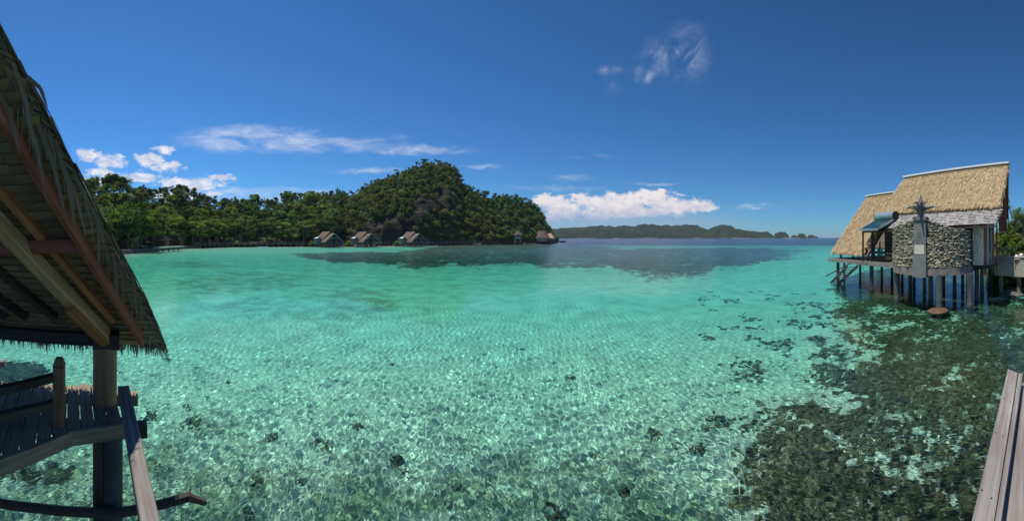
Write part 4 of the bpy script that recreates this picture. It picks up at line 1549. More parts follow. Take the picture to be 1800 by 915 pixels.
c = drum(pa, DR, 6.45)
b = MB(12)
b.tube([c, c + Vector((0, 0, .5)), c + Vector((0, 0, .85)), c + Vector((0, 0, 1.0))], [.24, .2, .3, .1], 8)
b.tube([c + Vector((0, 0, .9)), c + Vector((0, 0, 1.25)), c + Vector((0, 0, 1.55))], [.22, .13, .05], 8)
for k in range(8):
    a = k * PI / 4 + .2
    d = ps * math.cos(a) + pd * math.sin(a)
    sc_ = .88 if k % 2 == 0 else .62
    b.tube([c + Vector((0, 0, .35)) + d * .12, c + Vector((0, 0, .62)) + d * .42 * sc_, c + Vector((0, 0, .72)) + d * .85 * sc_, c + Vector((0, 0, .62 + .08 * (k % 3))) + d * 1.25 * sc_], [.07, .15, .11, .02], 5)
for k in range(6):
    a = k * PI / 3
    d = ps * math.cos(a) + pd * math.sin(a)
    b.tube([c + Vector((0, 0, .8)) + d * .1, c + Vector((0, 0, 1.0)) + d * .3, c + Vector((0, 0, 1.05)) + d * .55], [.08, .09, .02], 5)
b.build('finial', 'carved', pillar)

# house body: rear walls, right hand wall with frames and glass
b = MB(5)
b.box(HL(18.1, -24.3, 4.9), (9.6, 3.6, 4.2))
b.build('inner_wall', 'dark_wood', hut)
c0, c1 = HL(12.45, -22.0, 0), HL(11.55, -22.3, 0)
rw = MB(6)
rw.bar(HL(12.7, -22.0, 4.6), HL(11.78, -22.15, 4.6), .12, 3.5)
rw_o = rw.build('side_wall', 'beige', hut)
MB().bar(HL(11.72, -22.2, 2.0), HL(11.72, -22.2, 6.4), .22, .22, up=(0, 1, 0)).build('corner_post', 'red_wood', hut)
MB().bar(HL(13.0, -21.95, 6.3), HL(11.7, -22.05, 6.1), .12, .5).build('beam', 'dark_wood', hut)
end = [(11.66, -22.35), (11.72, -22.75), (11.78, -23.1), (11.84, -23.45), (11.92, -23.95), (12.0, -24.25)]
for i, (mm, nm) in enumerate((('beige', 'wall_panel'), ('glass', 'window'), ('beige', 'wall_panel'), ('red_wood', 'door_frame'), ('beige', 'wall_panel'))):
    (u0, v0), (u1, v1) = end[i], end[i + 1]
    MB(i).bar(HL(u0, v0, 4.75), HL(u1, v1, 4.75), .1 if mm != 'red_wood' else .16, 3.6).build(nm, mm, hut)
for (u, v) in end[1:5]:
    MB().bar(HL(u - .03, v, 2.9), HL(u - .03, v, 6.5), .09, .09, up=(0, 1, 0)).build('door_frame', 'red_wood', hut)
MB().bar(HL(11.74, -24.3, 2.0), HL(11.74, -24.3, 6.0), .1, .1, up=(0, 1, 0)).build('post', 'red_wood', hut)
# side deck by the end wall
for k in range(3):
    MB(k).bar(HL(11.58 - k * .135, -22.05, 2.92), HL(12.08 - k * .135, -24.4, 2.92), .125, .07).build('floor_plank', 'grey_wood', hut)
MB().bar(HL(11.22, -22.05, 2.76), HL(11.72, -24.4, 2.76), .08, .28).build('fascia', 'dark_wood', hut)
MB().bar(HL(11.75, -22.0, 2.76), HL(11.2, -22.0, 2.76), .08, .28).build('fascia', 'dark_wood', hut)

# main deck at the sea end
for k in range(32):
    u = 18.3 + k * .345
    MB(k).bar(HL(u, -20.35, 2.72), HL(u, -29.6, 2.72), .33, .08).build('floor_plank', 'deck_wood', hut)
MB().bar(HL(18.4, -20.3, 2.55), HL(29.4, -20.3, 2.55), .14, .34).build('fascia', 'grey_wood', hut)
MB().bar(HL(29.4, -20.3, 2.55), HL(29.4, -29.6, 2.55), .14, .34).build('fascia', 'grey_wood', hut)
MB().box(HL(16.2, -24.3, 2.55), (6.6, 4.2, .4)).build('floor', 'dark_wood', hut)
# porch: posts, rails, brace, bench with cushion
for (u, v, z1) in ((22.6, -20.6, 5.7), (23.6, -20.7, 4.0), (19.4, -20.9, 5.6), (28.3, -21.2, 4.0), (26.0, -21.0, 3.8)):
    MB().bar(HL(u, v, 2.7), HL(u, v, z1), .16, .16, up=(0, 1, 0)).build('post', 'dark_wood', hut)
MB().bar(HL(22.9, -20.7, 3.55), HL(18.8, -20.7, 3.55), .12, .14).build('rail', 'dark_wood', hut)
MB().bar(HL(22.9, -20.7, 3.15), HL(18.8, -20.7, 3.15), .1, .34).build('rail', 'dark_wood', hut)
MB().bar(HL(23.55, -20.7, 3.1), HL(23.55, -23.6, 6.6), .22, .3).build('rafter', 'grey_wood', hut)
MB().bar(HL(19.3, -20.8, 4.6), HL(20.3, -20.8, 5.6), .12, .14).build('brace', 'dark_wood', hut)
for k in range(6):
    MB(k).tube([HL(24.1 + k * .85, -23.0, 2.8), HL(24.1 + k * .85, -23.0, 4.6)], .07, 6).build('post', 'dark_wood', hut)
# stilts
ST = [(1473, 499, .17), (1484, 492, .14), (1512, 492, .14), (1532, 509, .2), (1550, 494, .15), (1568, 497, .16), (1577, 526, .24), (1586, 501, .15), (1600, 511, .2), (1607, 503, .15),
      (1625, 511, .17), (1636, 526, .2), (1651, 543, .22), (1659, 508, .15), (1678, 515, .18), (1692, 504, .16), (1701, 504, .15), (1705, 539, .23), (1717, 526, .2), (1726, 515, .18), (1740, 506, .2), (1748, 501, .2), (1753, 500, .16)]
for px, py, r_ in ST:
    D = EYE * F / (py - HZ)
    w_ = polar(px, D)
    top = 2.4
    MB(px).tube([hl_from_world(Vector((w_.x, w_.y, -1.5))), hl_from_world(Vector((w_.x, w_.y, .25))), hl_from_world(Vector((w_.x, w_.y, .3))), hl_from_world(Vector((w_.x, w_.y, top)))], [r_ * 1.08, r_ * 1.08, r_, r_], 10).build('stilt', 'pile', hut, smooth=False, recv=True)
# stairs into the water at the sea end
sb, stp = Vector(polar(1473, 37.0, -.3)), Vector(onz(1508, 467, 2.42))
sdv = (stp - sb).cross(Vector((0, 0, 1))).normalized()
for s_ in (0, 1.0):
    MB().bar(hl_from_world(sb + sdv * s_), hl_from_world(stp + sdv * s_), .09, .26).build('stair_stringer', 'dark_wood', hut)
for k in range(8):
    p = sb.lerp(stp, (k + .5) / 8)
    MB().bar(hl_from_world(p), hl_from_world(p + sdv), .26, .05).build('stair_tread', 'dark_wood', hut)
MB().bar(hl_from_world(at(1452, 485, 37.0)), hl_from_world(at(1496, 462, 31.0)), .08, .09).build('handrail', 'dark_wood', hut)

# solar water heater standing on the awning
sh = thing('solar_water_heater', 'solar water heater with round steel tank resting on the grey awning', 'water heater', UV(22.0, -20.9, 6.0), R(90) - AU)
MB().tube([(-1.35, -.75, 1.0), (1.15, -.75, 1.0)], .40, 20).build('tank', 'metal', sh, smooth=False)
for x in (-1.38, 1.12):
    MB().tube([(x, -.75, 1.0), (x + (.06 if x > 0 else -.06), -.75, 1.0)], .41, 20).build('tank_end', 'black', sh)
MB().bar((-.1, -.55, .62), (-.1, 1.35, -.28), 2.3, .1).build('collector', 'collector', sh)
fr = MB(3)
for x in (-1.28, 1.08):
    fr.bar((x, -.6, .63), (x, 1.4, -.30), .07, .16)
fr.bar((-1.3, 1.4, -.30), (1.1, 1.4, -.30), .08, .2)
for x in (-1.2, 1.0):
    fr.bar((x, -.75, .7), (x, -.75, -.2), .06, .06, up=(0, 1, 0))
fr.build('frame', 'metal', sh)
MB().bar((-.1, 1.2, -.5), (-.1, .2, -.05), 2.2, .1).build('tray', 'black', sh)
MB().bar((.9, 1.2, -.4), (.9, 1.2, -3.2), .12, .12, up=(0, 1, 0)).build('support_post', 'dark_wood', sh)
# flat footing stone at the front stilt
o = MB(3)
w_ = polar(1648, EYE * F / (546 - HZ))
o.lump((0, 0, 0), (.95, .7, .12), 10, 4, .12)
st_ = o.build('footing_stone', 'terracotta', loc=(w_.x, w_.y, .02), recv=True)
tag(st_, 'flat brown stone slab lying in the water at the foot of the front stilt', 'stone')
# things on the porch
cu = MB(5)
cu.lump((0, 0, .45), (.5, .35, .55), 9, 6, .1)
cu.lump((.4, 0, .2), (.6, .4, .22), 9, 5, .1)
o = cu.build('cushion', 'navy', loc=UV(20.0, -21.6, 3.0), smooth=True)
tag(o, 'dark navy cushions piled on the porch bench behind the rail', 'cushion')
o = MB(6)
for k in range(4):
    o.blade((0, 0, k * .12), (1, .2 * k, .1), 1.3, .5, (0, .6, 1), .5, .3, 4, .8)
# neighbouring thatched roof seen through the porch
nb = thing('thatched_hut', 'neighbouring brown thatched hut glimpsed through the porch opening', 'hut', UV(41, -44, 0), R(90) - AU)
nr = bil(Vector((-5, 0, 8.2)), Vector((6, 0, 8.2)), Vector((-5, 5, 3.2)), Vector((6, 5, 3.2)))
thatch_roof('roof', nr, 4, 6, 900, nb, m='old_thatch', seed=9, wd=.14)
for x in (-4, 0, 5):
    for y in (.5, 4.4):
        MB().tube([(x, y, -1), (x, y, 3.6)], .15, 6).build('post', 'pile', nb)
MB().box((.5, 2.4, 2.2), (11, 5, .2)).build('deck', 'deck_wood', nb)

# ------------------------------------------------------------------ terrace and plants at the far right
TD = 30.0
te = thing('terrace', 'beige rendered terrace on posts at the right edge of the picture', 'terrace', polar(1790, TD))
O = polar(1790, TD)
a0, a1 = polar(1749, 30.5), polar(1905, 27.5)
dr_ = (a1 - a0).normalized()
nr_ = Vector((-dr_.y, dr_.x, 0))
if nr_.dot(a0) < 0:
    nr_ = -nr_
MB().bar(a0 + Vector((0, 0, 2.32)) - O, a1 + Vector((0, 0, 2.32)) - O, .3, 1.72).build('parapet', 'olive', te)
MB().bar(a0 + nr_ * 3.2 + Vector((0, 0, 2.5)) - O, a1 + nr_ * 3.2 + Vector((0, 0, 2.5)) - O, 6.0, .3).build('floor', 'concrete', te)
MB().bar(a0 - nr_ * .02 + Vector((0, 0, 3.24)) - O, a1 - nr_ * .02 + Vector((0, 0, 3.24)) - O, .42, .08).build('coping', 'beige', te)
for k in range(5):
    for d_ in (.4, 4.5):
        p = a0.lerp(a1, (k * .22 + .05)) + nr_ * d_ - O
        MB(k).tube([p + Vector((0, 0, -1)), p + Vector((0, 0, 2.3))], .22, 8).build('post', 'bark', te, recv=True)
for k in range(3):
    p = a0.lerp(a1, .18 + k * .09) - nr_ * (.5 + .5 * k)
    o = MB(k + 60).lump((0, 0, 0), (.75, .5, .16), 8, 4, .15).build('step_stone', 'seawall', loc=(p.x, p.y, .03 + .05 * k), recv=True)
    tag(o, ('flat grey stepping stone nearest the terrace posts', 'flat grey stepping stone in the middle below the terrace', 'flat grey stepping stone farthest right below the terrace')[k], 'stone')
# woven fence panel
wf = thing('woven_fence', 'low woven twig fence on the terrace in front of the shrubs', 'fence', polar(1757, 32.2, 3.3))
O2 = wf.location.copy()
A_, B_ = polar(1752, 32.3, 3.3) - O2, polar(1781, 31.8, 3.3) - O2
for k in range(4):
    p = A_.lerp(B_, k / 3)
    MB(k).tube([p, p + Vector((0, 0, .8))], .05, 6).build('post', 'bark', wf)
b = MB(22)
for k in range(26):
    f0 = k / 25
    p = A_.lerp(B_, f0)
    q = A_.lerp(B_, min(1, max(0, f0 + (.16 if k % 2 else -.16)))) + Vector((0, 0, .72))
    b.tube([p, (p + q) / 2 + nr_ * .04 * (1 if k % 3 else -1), q], .022, 5)
b.build('twig_weave', 'grey_wood', wf)
for px, py, lab in ((1786, 452, 'white folded linen on the terrace table at the right edge'), (1795, 450, 'white cushion on the terrace seat at the far right edge')):
    o = MB(px).lump((0, 0, .1), (.26, .2, .16), 8, 5, .12).build('linen', 'linen', loc=at(px, py, 30.0), smooth=True)
    tag(o, lab, 'linen')
tb_ = thing('terrace_table', 'low pale table on the terrace under the white linen', 'table', at(1790, 452.5, 30.0) - Vector((0, 0, .7)))
MB().box((0, 0, .62), (1.7, .7, .06)).build('tabletop', 'beige', tb_)
for x in (-.7, .7):
    for y in (-.25, .25):
        MB().bar((x, y, -.1), (x, y, .6), .07, .07).build('leg', 'brown_wood', tb_)
for px, lab in ((1781, 'brown clay pot by the woven fence on the terrace'), (1799, 'brown clay pot at the far right edge of the terrace')):
    t = thing('plant_pot', lab, 'plant pot', at(px, 455, 31.0))
    MB().tube([(0, 0, 0), (0, 0, .35), (0, 0, .62), (0, 0, .68)], [.15, .24, .2, .24], 10).build('pot', 'terracotta', t)
    b = MB(px)
    for k in range(10):
        b.blade((0, 0, .6), (math.cos(k * 2.4), math.sin(k * 2.4), 1.2), .5, .07, (0, 0, 1), droop=.9, seg=3)
    b.build('leaves', 'leaf_mid', t)
# bank of land behind
pxs = np.arange(1742, 2060, 6.0)
dd = np.array([33.5, 35, 37, 40, 45, 52, 62, 80, 110, 150])
zz = np.array([-1.2, .8, 2.0, 2.6, 3.0, 3.6, 5, 8, 12, 14])
PXb, DDb = np.meshgrid(pxs, dd)
shf = np.interp(PXb, [1742, 1752, 1775], [30, 5, 0])
DDb = DDb + shf
Zb = np.repeat(zz[:, None], len(pxs), 1) * np.interp(PXb, [1742, 1750, 1790], [.1, .35, 1]) + vnoise(PXb * .2, DDb * .6, 3) * .4
bank = link('bank', grid_mesh('bank', np.stack([np.sin((PXb - 900) / F) * DDb, np.cos((PXb - 900) / F) * DDb, Zb], -1), len(dd), len(pxs), {'rock': ('FLOAT', np.zeros_like(PXb))}))
bank.data.materials.append(M['rock'])
bank['kind'] = 'structure'


def bz(px, D):
    return float(np.interp(D - np.interp(px, [1742, 1752, 1775], [30, 5, 0]), dd, zz) * np.interp(px, [1742, 1750, 1790], [.1, .35, 1]))


for i, (px, D, py_top, k, wide, lab) in enumerate(((1757, 40, 412, 2, .62, 'dark rounded bush just right of the stilt hut posts'), (1770, 41, 404, 1, .7, 'dark green bush below the pandanus behind the terrace'), (1788, 40, 408, 2, .8, 'bright clipped bush behind the terrace table'),
                                            (1803, 38, 412, 1, .8, 'clipped bush at the right edge behind the terrace'), (1779, 37, 421, 2, .55, 'small rounded bush in front of the clipped bushes'), (1830, 42, 395, 1, 1., 'bush at the far right outside the terrace'),
                                            (1764, 46, 398, 2, .7, 'taller dark bush behind the rounded bushes by the hut'), (1795, 50, 385, 2, .8, 'tall dark bush under the pandanus crown'))):
    top = EYE + (HZ - py_top) / F * D
    z0 = bz(px, D)
    p = BYK['bush'][k]
    plant_tree(p, polar(px, D, z0), max(.25, (top - z0) / p[3]), i * 1.3, lab, wide=wide)
for i, (px, py, D, lab) in enumerate(((1759, 437, 33.6, 'leafy low plant with upright bright leaves beside the woven fence'), (1767, 434, 33.4, 'tallest bright leafy plant rising over the woven fence'), (1776, 440, 33.2, 'leafy plant with pale tips at the right end of the woven fence'))):
    t = thing('leafy_plant', lab, 'plant', at(px, 452, D))
    b = MB(px)
    for k in range(26):
        a = k * 2.4
        b.blade((math.cos(a) * .1, math.sin(a) * .1, 0), (math.cos(a) * .7, math.sin(a) * .7, b.r.uniform(.6, 1.8)), b.r.uniform(.5, 1.0), .13, (math.cos(a), math.sin(a), .4), droop=.6, seg=3)
    b.build('leaves', 'leaf_olive', t)
for i, (px, D, py_top, w_, lab) in enumerate(((1756, 34.5, 430, .5, 'low dense shrub at the foot of the bank beside the hut posts'), (1772, 35.5, 428, .6, 'low dense shrub on the bank left of the clay pot'), (1792, 35.0, 428, .6, 'low dense shrub on the bank right of the clay pot'), (1762, 56, 392, .9, 'far bush on the bank seen past the gable screen'), (1782, 60, 380, 1.0, 'far tall bush on the bank under the pandanus'), (1815, 36, 425, .8, 'low shrub on the bank past the right edge'))):
    z0 = bz(px, D)
    p = BYK['bush'][(i * 2 + 1) % 4]
    plant_tree(p, polar(px, D, z0 - .3), max(.3, (EYE + (HZ - py_top) / F * D - z0) / p[3]), i * 1.1, lab, wide=w_ * 1.2)
for (px, D, py_top, lab) in ((1784, 46, 352, 'pandanus palm with drooping sword leaves right of the hut gable'), (1799, 43, 342, 'tall pandanus palm at the right edge of the picture'), (1776, 52, 385, 'smaller pandanus palm half hidden beside the hut gable')):
    top = EYE + (HZ - py_top) / F * D
    z0 = bz(px, D)
    t = thing('pandanus_palm', lab, 'palm tree', polar(px, D, z0))
    b = MB(px)
    heads = []
    hh = top - z0
    b.tube([(0, 0, -.5), (.1, 0, hh * .45), (.0, .1, hh * .6)], [.16, .13, .1], 7)
    gg = random.Random(px)
    for k in range(7):
        a = k * 2.4
        q = Vector((math.cos(a) * gg.uniform(.3, 1.5), math.sin(a) * gg.uniform(.3, 1.5), hh * gg.uniform(.55, .9)))
        b.tube([(0, .1, hh * .5), q * .6 + Vector((0, 0, hh * .22)), q], [.1, .08, .06], 6)
        heads.append(q)
    b.build('trunk', 'bark', t)
    for q in heads:
        f = MB(int(q.x * 100) % 50)
        for k in range(34):
            a = k * 2.4
            f.blade(q, (math.cos(a), math.sin(a), f.r.uniform(-.3, 1.6)), f.r.uniform(.8, 1.4), .09, (math.cos(a) * .3, math.sin(a) * .3, 1), droop=1.9, seg=4)
        f.build('leaf_crown', 'leaf_mid', t)

# ------------------------------------------------------------------ near hut at the left: roof corner, column, deck
cw = UV(-.2, 4.46)
own = thing('thatched_hut', 'near thatched hut corner with round column over the water at the left', 'hut', cw)


def OL(p):
    return Vector(p) - cw


def zp(v):
    return 3.64 + 1.29 * (4.9 - v)


def rake(v):
    return .63 - .665 * (4.9 - v) - max(0.0, v - 4.45) * .13


def onroof(px, py, off):
    rel = az_of(px) + R(69)
    D = (3.64 + 1.29 * 4.9 - off - EYE) / (1.29 * math.cos(rel) - (py - HZ) / F)
    return at(px, py, D)


dslope = Vector(EV * 1.0 + Vector((0, 0, -1.29))).normalized()
rnrm = Vector(EV * 1.29 + Vector((0, 0, 1.0))).normalized()
# thatch body above the panels
fn = bil(OL(UV(-5.5, .6, zp(.6))), OL(UV(rake(.6), .6, zp(.6))), OL(UV(-5.5, 4.95, zp(4.95))), OL(UV(rake(4.95), 4.95, zp(4.95))))
b = MB(2)
nn = 24
for i in range(nn):
    v0, v1 = .6 + 4.35 * i / nn, .6 + 4.35 * (i + 1) / nn
    jit = b.r.uniform(-.02, .02)
    A_ = [OL(UV(-5.5, v0, zp(v0))), OL(UV(rake(v0) - .01 + jit, v0, zp(v0))), OL(UV(rake(v1) - .01 + jit, v1, zp(v1))), OL(UV(-5.5, v1, zp(v1)))]
    B_ = [p - rnrm * .15 for p in A_]
    b.face(A_, [(0, 0)] * 4, .5)
    b.face(B_[::-1], [(0, 0)] * 4, .3)
    b.face([A_[1], A_[2], B_[2], B_[1]], [(0, 0)] * 4, .35)
thatch = b.build('thatch', 'leaf_thatch', own)
# layered leaf ends along the rake
b = MB(21)
rd = (UV(rake(4.0), 4.0, zp(4.0)) - UV(rake(1.0), 1.0, zp(1.0))).normalized()
for k in range(1500):
    v = b.r.uniform(.4, 4.95)
    lay = b.r.random()
    p = UV(rake(v) - .02 + b.r.uniform(-.10, .035) + .02 * lay, v, zp(v)) - rnrm * (lay * .14 - .012)
    d = rd * 1.0 + EU * b.r.uniform(-.12, .09) + Vector((0, 0, -b.r.uniform(0, .22))) + EV * b.r.gauss(0, .05)
    b.blade(OL(p), d, b.r.uniform(.35, .8), b.r.uniform(.018, .04), rnrm * .6 + EU * .8 + Vector((b.r.gauss(0, .4), b.r.gauss(0, .4), 0)), droop=b.r.uniform(0, .16), seg=2)
b.build('leaf_edge', 'leaf_thatch', thatch, kind='stuff')
# fringe of leaf tips along the eave
b = MB(23)
for k in range(1500):
    u = b.r.uniform(-4.6, .54)
    p = UV(u, 4.93 + b.r.uniform(-.05, .06), zp(4.95) - b.r.uniform(-.02, .14))
    d = EV * b.r.uniform(.1, .5) + Vector((0, 0, -1)) + EU * b.r.gauss(0, .16)
    b.blade(OL(p), d, b.r.uniform(.10, .27) * (1.25 if u > -.1 else 1), b.r.uniform(.014, .03), EV + EU * b.r.gauss(0, .5), droop=.3, seg=2)
for k in range(260):
    p = UV(.50 + b.r.uniform(-.14, .06), 4.9 + b.r.uniform(-.1, .1), zp(4.9) + b.r.uniform(-.15, .05))
    b.blade(OL(p), Vector((0, 0, -1)) + EU * b.r.uniform(-.1, .22) + EV * b.r.uniform(-.2, .3), b.r.uniform(.14, .34), b.r.uniform(.014, .028), EU + EV * b.r.gauss(0, .8), droop=.5, seg=2)
b.build('leaf_fringe', 'leaf_thatch', thatch, kind='stuff')
# long single leaves hanging off the edge
for i, (px, py, px2, py2, w) in enumerate(((-8, 150, 36, 275, .045), (36, 172, 82, 350, .035), (22, 110, 60, 262, .035), (62, 205, 118, 392, .04), (96, 245, 134, 410, .04), (108, 285, 152, 418, .035), (84, 228, 98, 330, .03),
                                         (168, 380, 172, 470, .025), (196, 440, 206, 535, .025), (205, 455, 219, 537, .025), (232, 500, 240, 566, .02), (150, 345, 186, 440, .03), (215, 455, 243, 525, .025), (48, 135, 84, 190, .035), (128, 300, 160, 392, .03))):
    p = onroof(px, py, .10) + EU * .06
    D = math.hypot(p.x, p.y) * .97
    p = at(px, py, D)
    q = at(px2, py2, D * .97)
    m_ = p.lerp(q, .5) + EU * .025 + Vector((0, 0, .03))
    lb = MB(i + 500)
    fc = CAM.location - p
    lb.blade(OL(p), (m_ - p), (m_ - p).length, w, fc, tipw=.95)
    lb.blade(OL(m_), (q - m_), (q - m_).length, w * .95, fc, seg=3, tipw=.06)
    lb.t = [.35 + .3 * (i % 3) / 2] * len(lb.t)
    lb.build('palm_leaf', 'panel', thatch)
b = MB(91)
for k in range(170):
    v = b.r.uniform(.6, 4.85)
    p = UV(rake(v) - b.r.uniform(-.03, .12), v, zp(v)) - rnrm * b.r.uniform(.10, .19)
    b.blade(OL(p), Vector((0, 0, -1)) + dslope * b.r.uniform(.2, .9) + EU * b.r.gauss(0, .12), b.r.uniform(.15, .5), b.r.uniform(.012, .026), EU * .7 - EV * .5 + Vector((b.r.gauss(0, .5), b.r.gauss(0, .5), 0)), droop=.4, seg=3, tone=b.r.uniform(.2, .9))
b.build('loose_leaves', 'leaf_thatch', thatch, kind='stuff')
# green sheet showing between the layers
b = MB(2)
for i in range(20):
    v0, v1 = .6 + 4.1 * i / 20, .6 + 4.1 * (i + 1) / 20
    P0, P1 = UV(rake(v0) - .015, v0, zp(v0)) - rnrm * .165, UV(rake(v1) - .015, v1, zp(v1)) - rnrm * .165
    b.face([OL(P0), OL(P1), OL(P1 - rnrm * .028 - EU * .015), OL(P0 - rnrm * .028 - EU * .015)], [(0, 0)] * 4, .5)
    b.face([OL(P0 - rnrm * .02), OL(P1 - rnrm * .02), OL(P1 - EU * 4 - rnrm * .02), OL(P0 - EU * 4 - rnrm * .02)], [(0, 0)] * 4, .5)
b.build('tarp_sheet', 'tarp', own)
# sewn leaf panels seen from below
under = .36
k = 0
s_ = 0.0
while True:
    v = 4.98 - k * .068
    if v < .75:
        break
    p = UV(0, v, zp(v)) - rnrm * .20
    pq = UV(0, v - .092, zp(v - .092)) - rnrm * .228
    ur = rake(v) - .06
    q = MB(k)
    nsub = 22
    for j in range(nsub):
        u0, u1 = -4.6 + (ur + 4.6) * j / nsub, -4.6 + (ur + 4.6) * (j + .995) / nsub
        a, c = OL(UV(u0, 0) + p), OL(UV(u1, 0) + p)
        dgt = OL(UV(u1, 0) + pq + rnrm * q.r.uniform(-.012, .012) + dslope * q.r.uniform(-.014, .014))
        e = OL(UV(u0, 0) + pq + rnrm * q.r.uniform(-.012, .012) + dslope * q.r.uniform(-.014, .014))
        tn = min(1, max(0, q.r.gauss(.5, .28)))
        q.face([a, c, dgt, e], [(0, 0), (1, 0), (1, 1), (0, 1)], tn)
        q.face([e, dgt, dgt + rnrm * .02, e + rnrm * .02], [(0, 0)] * 4, 0.0)
    q.build('leaf_panel', 'panel', own)
    k += 1
# barge board along the rake and thick leaf edge beside it
p0, p1 = onroof(-60, 75, .33), onroof(252, 556, .36)
MB(3).bar(OL(UV(rake(.7) - .30, .7, zp(.7)) - rnrm * .33), OL(UV(rake(4.80) - .20, 4.80, zp(4.80)) - rnrm * .33), .05, .24, up=rnrm).build('barge_board', 'red_wood', own)
b = MB(33)
for k in range(700):
    v = b.r.uniform(.5, 4.95)
    p = UV(rake(v) - b.r.uniform(.01, .16), v, zp(v)) - rnrm * (.205 + b.r.uniform(0, .02))
    b.blade(OL(p), EU * 1.0 + dslope * b.r.uniform(.5, .9), b.r.uniform(.08, .15), .03, -rnrm, tone=b.r.uniform(.45, 1))
b.build('leaf_edge', 'panel', thatch, kind='stuff')
# rafters and purlins
for (x0, y0, x1, y1, off, w, h, m) in ((-60, 262, 200, 560, .40, .08, .13, 'brown_wood'), (-60, 425, 98, 556, .42, .09, .13, 'dark_wood'), (-60, 480, 48, 556, .42, .08, .12, 'dark_wood'), (-60, 520, 12, 556, .42, .08, .12, 'dark_wood')):
    MB(int(y0)).bar(OL(onroof(x0, y0, off)), OL(onroof(x1, y1, off)), w, h, up=rnrm).build('rafter', m, own)
A_, B_ = onroof(-70, 322, .62), at(186, 590, 4.42)
MB(9).bar(OL(A_), OL(B_), .15, .20, up=rnrm, bev=.012).build('rafter', 'pale_timber', own)
mm = A_.lerp(B_, .70) - rnrm * .13
MB(10).bar(OL(mm), OL(B_ - rnrm * .10 + Vector((0, 0, -.0))), .13, .10, up=rnrm).build('rafter_splice', 'brown_wood', own)
A_, B_ = onroof(55, 434, .50), onroof(141, 431, .50)
pur = MB(11).bar(OL(A_ - (B_ - A_) * 2.2), OL(B_), .14, .155, bev=.012).build('purlin', 'red_wood', own)
dn = (B_ - A_).normalized()
MB(12).bar(OL(B_ + dn * .002), OL(B_ + dn * .012), .137, .152).build('end_cap', 'pale_timber', pur)
MB(13).bar(OL(UV(-4.6, 4.62, 3.80)), OL(UV(.42, 4.62, 3.80)), .12, .15).build('eave_purlin', 'dark_wood', own)
MB(14).bar(OL(UV(-4.6, 4.46, 3.615)), OL(UV(.0, 4.46, 3.615)), .16, .16, bev=.01).build('wall_plate', 'dark_wood', own)
MB(15).bar(OL(UV(-.36, 4.46, 3.60)), OL(UV(.0, 4.46, 3.60)), .30, .19, bev=.015).build('capital', 'dark_wood', own)
MB(16).tube([OL(UV(-.2, 4.46, 2.70)), OL(UV(-.2, 4.46, 3.52))], .165, 20).build('column', 'post_wood', own, smooth=False)
# deck
DKZ = 2.75
ad = R(-77.5)
dd_ = Vector((math.sin(ad), math.cos(ad), 0))
dw = Vector((math.cos(ad), -math.sin(ad), 0))


def near_t(w):
    return 3.86 + (0.17 * w if w > 0 else .77 * w)


w = .54
k = 0
while w > -3.2:
    ta, tb2 = near_t(w) + .01, 4.98 + random.Random(k).uniform(-.03, .03)
    MB(k).bar(OL(dd_ * ta + dw * w + Vector((0, 0, DKZ - .03))), OL(dd_ * tb2 + dw * w + Vector((0, 0, DKZ - .03))), .158, .05, up=(0, 0, 1)).build('floor_plank', 'deck_wood', own)
    w -= .170
    k += 1
for (wa, wb) in ((-3.2, .0), (.003, .66)):
    MB(int(wb * 9)).bar(OL(dd_ * (near_t(wa) - .035) + dw * wa + Vector((0, 0, DKZ - .095))), OL(dd_ * (near_t(wb) - .035) + dw * wb + Vector((0, 0, DKZ - .095))), .06, .17).build('fascia', 'deck_wood', own)
MB(41).bar(OL(UV(-3.5, 4.83, 2.61)), OL(UV(.27, 4.83, 2.61)), .15, .15).build('joist', 'deck_wood', own)
MB(42).bar(OL(UV(-3.5, 4.14, 2.56)), OL(UV(.35, 4.14, 2.56)), .15, .15).build('joist', 'dark_wood', own)
# piles
MB(43).tube([OL(UV(-.10, 4.42, -1.4)), OL(UV(-.10, 4.42, 2.53))], .145, 14).build('pile', 'pile', own, recv=True)
MB(44).bar(OL(UV(-.29, 4.36, -1.4)), OL(UV(-.29, 4.36, 2.53)), .05, .13, up=EU).build('pile_board', 'dark_wood', own, recv=True)
MB(45).tube([OL(UV(-3.0, 4.6, -1.4)), OL(UV(-3.0, 4.6, 2.53))], .15, 12).build('pile', 'pile', own, recv=True)
# stair string / edge beam running towards the camera
A_, B_ = at(217, 684, 4.25), at(262, 915, 2.55)
MB(46).bar(OL(A_), OL(B_ + (B_ - A_) * .4), .15, .10, bev=.01).build('edge_beam', 'grey_wood', own)
# curved pole low over the water
MB(47).tube([OL(at(x, y, D)) for x, y, D in ((-150, 862, 4.9), (-60, 873, 4.6), (0, 884, 4.4), (70, 893, 4.3), (140, 899, 4.25), (210, 900, 4.2), (270, 889, 4.2), (322, 875, 4.2), (336, 871, 4.2))], .055, 8).build('pole', 'dark_wood', own)
MB(48).tube([OL(at(333, 873, 4.18)), OL(at(362, 883, 4.2))], [.05, .035], 7).build('pole', 'dark_wood', own)
MB(49).bar(OL(at(-80, 642, 6.2)), OL(at(9, 638, 6.0)), .12, .1).build('beam', 'grey_wood', own)
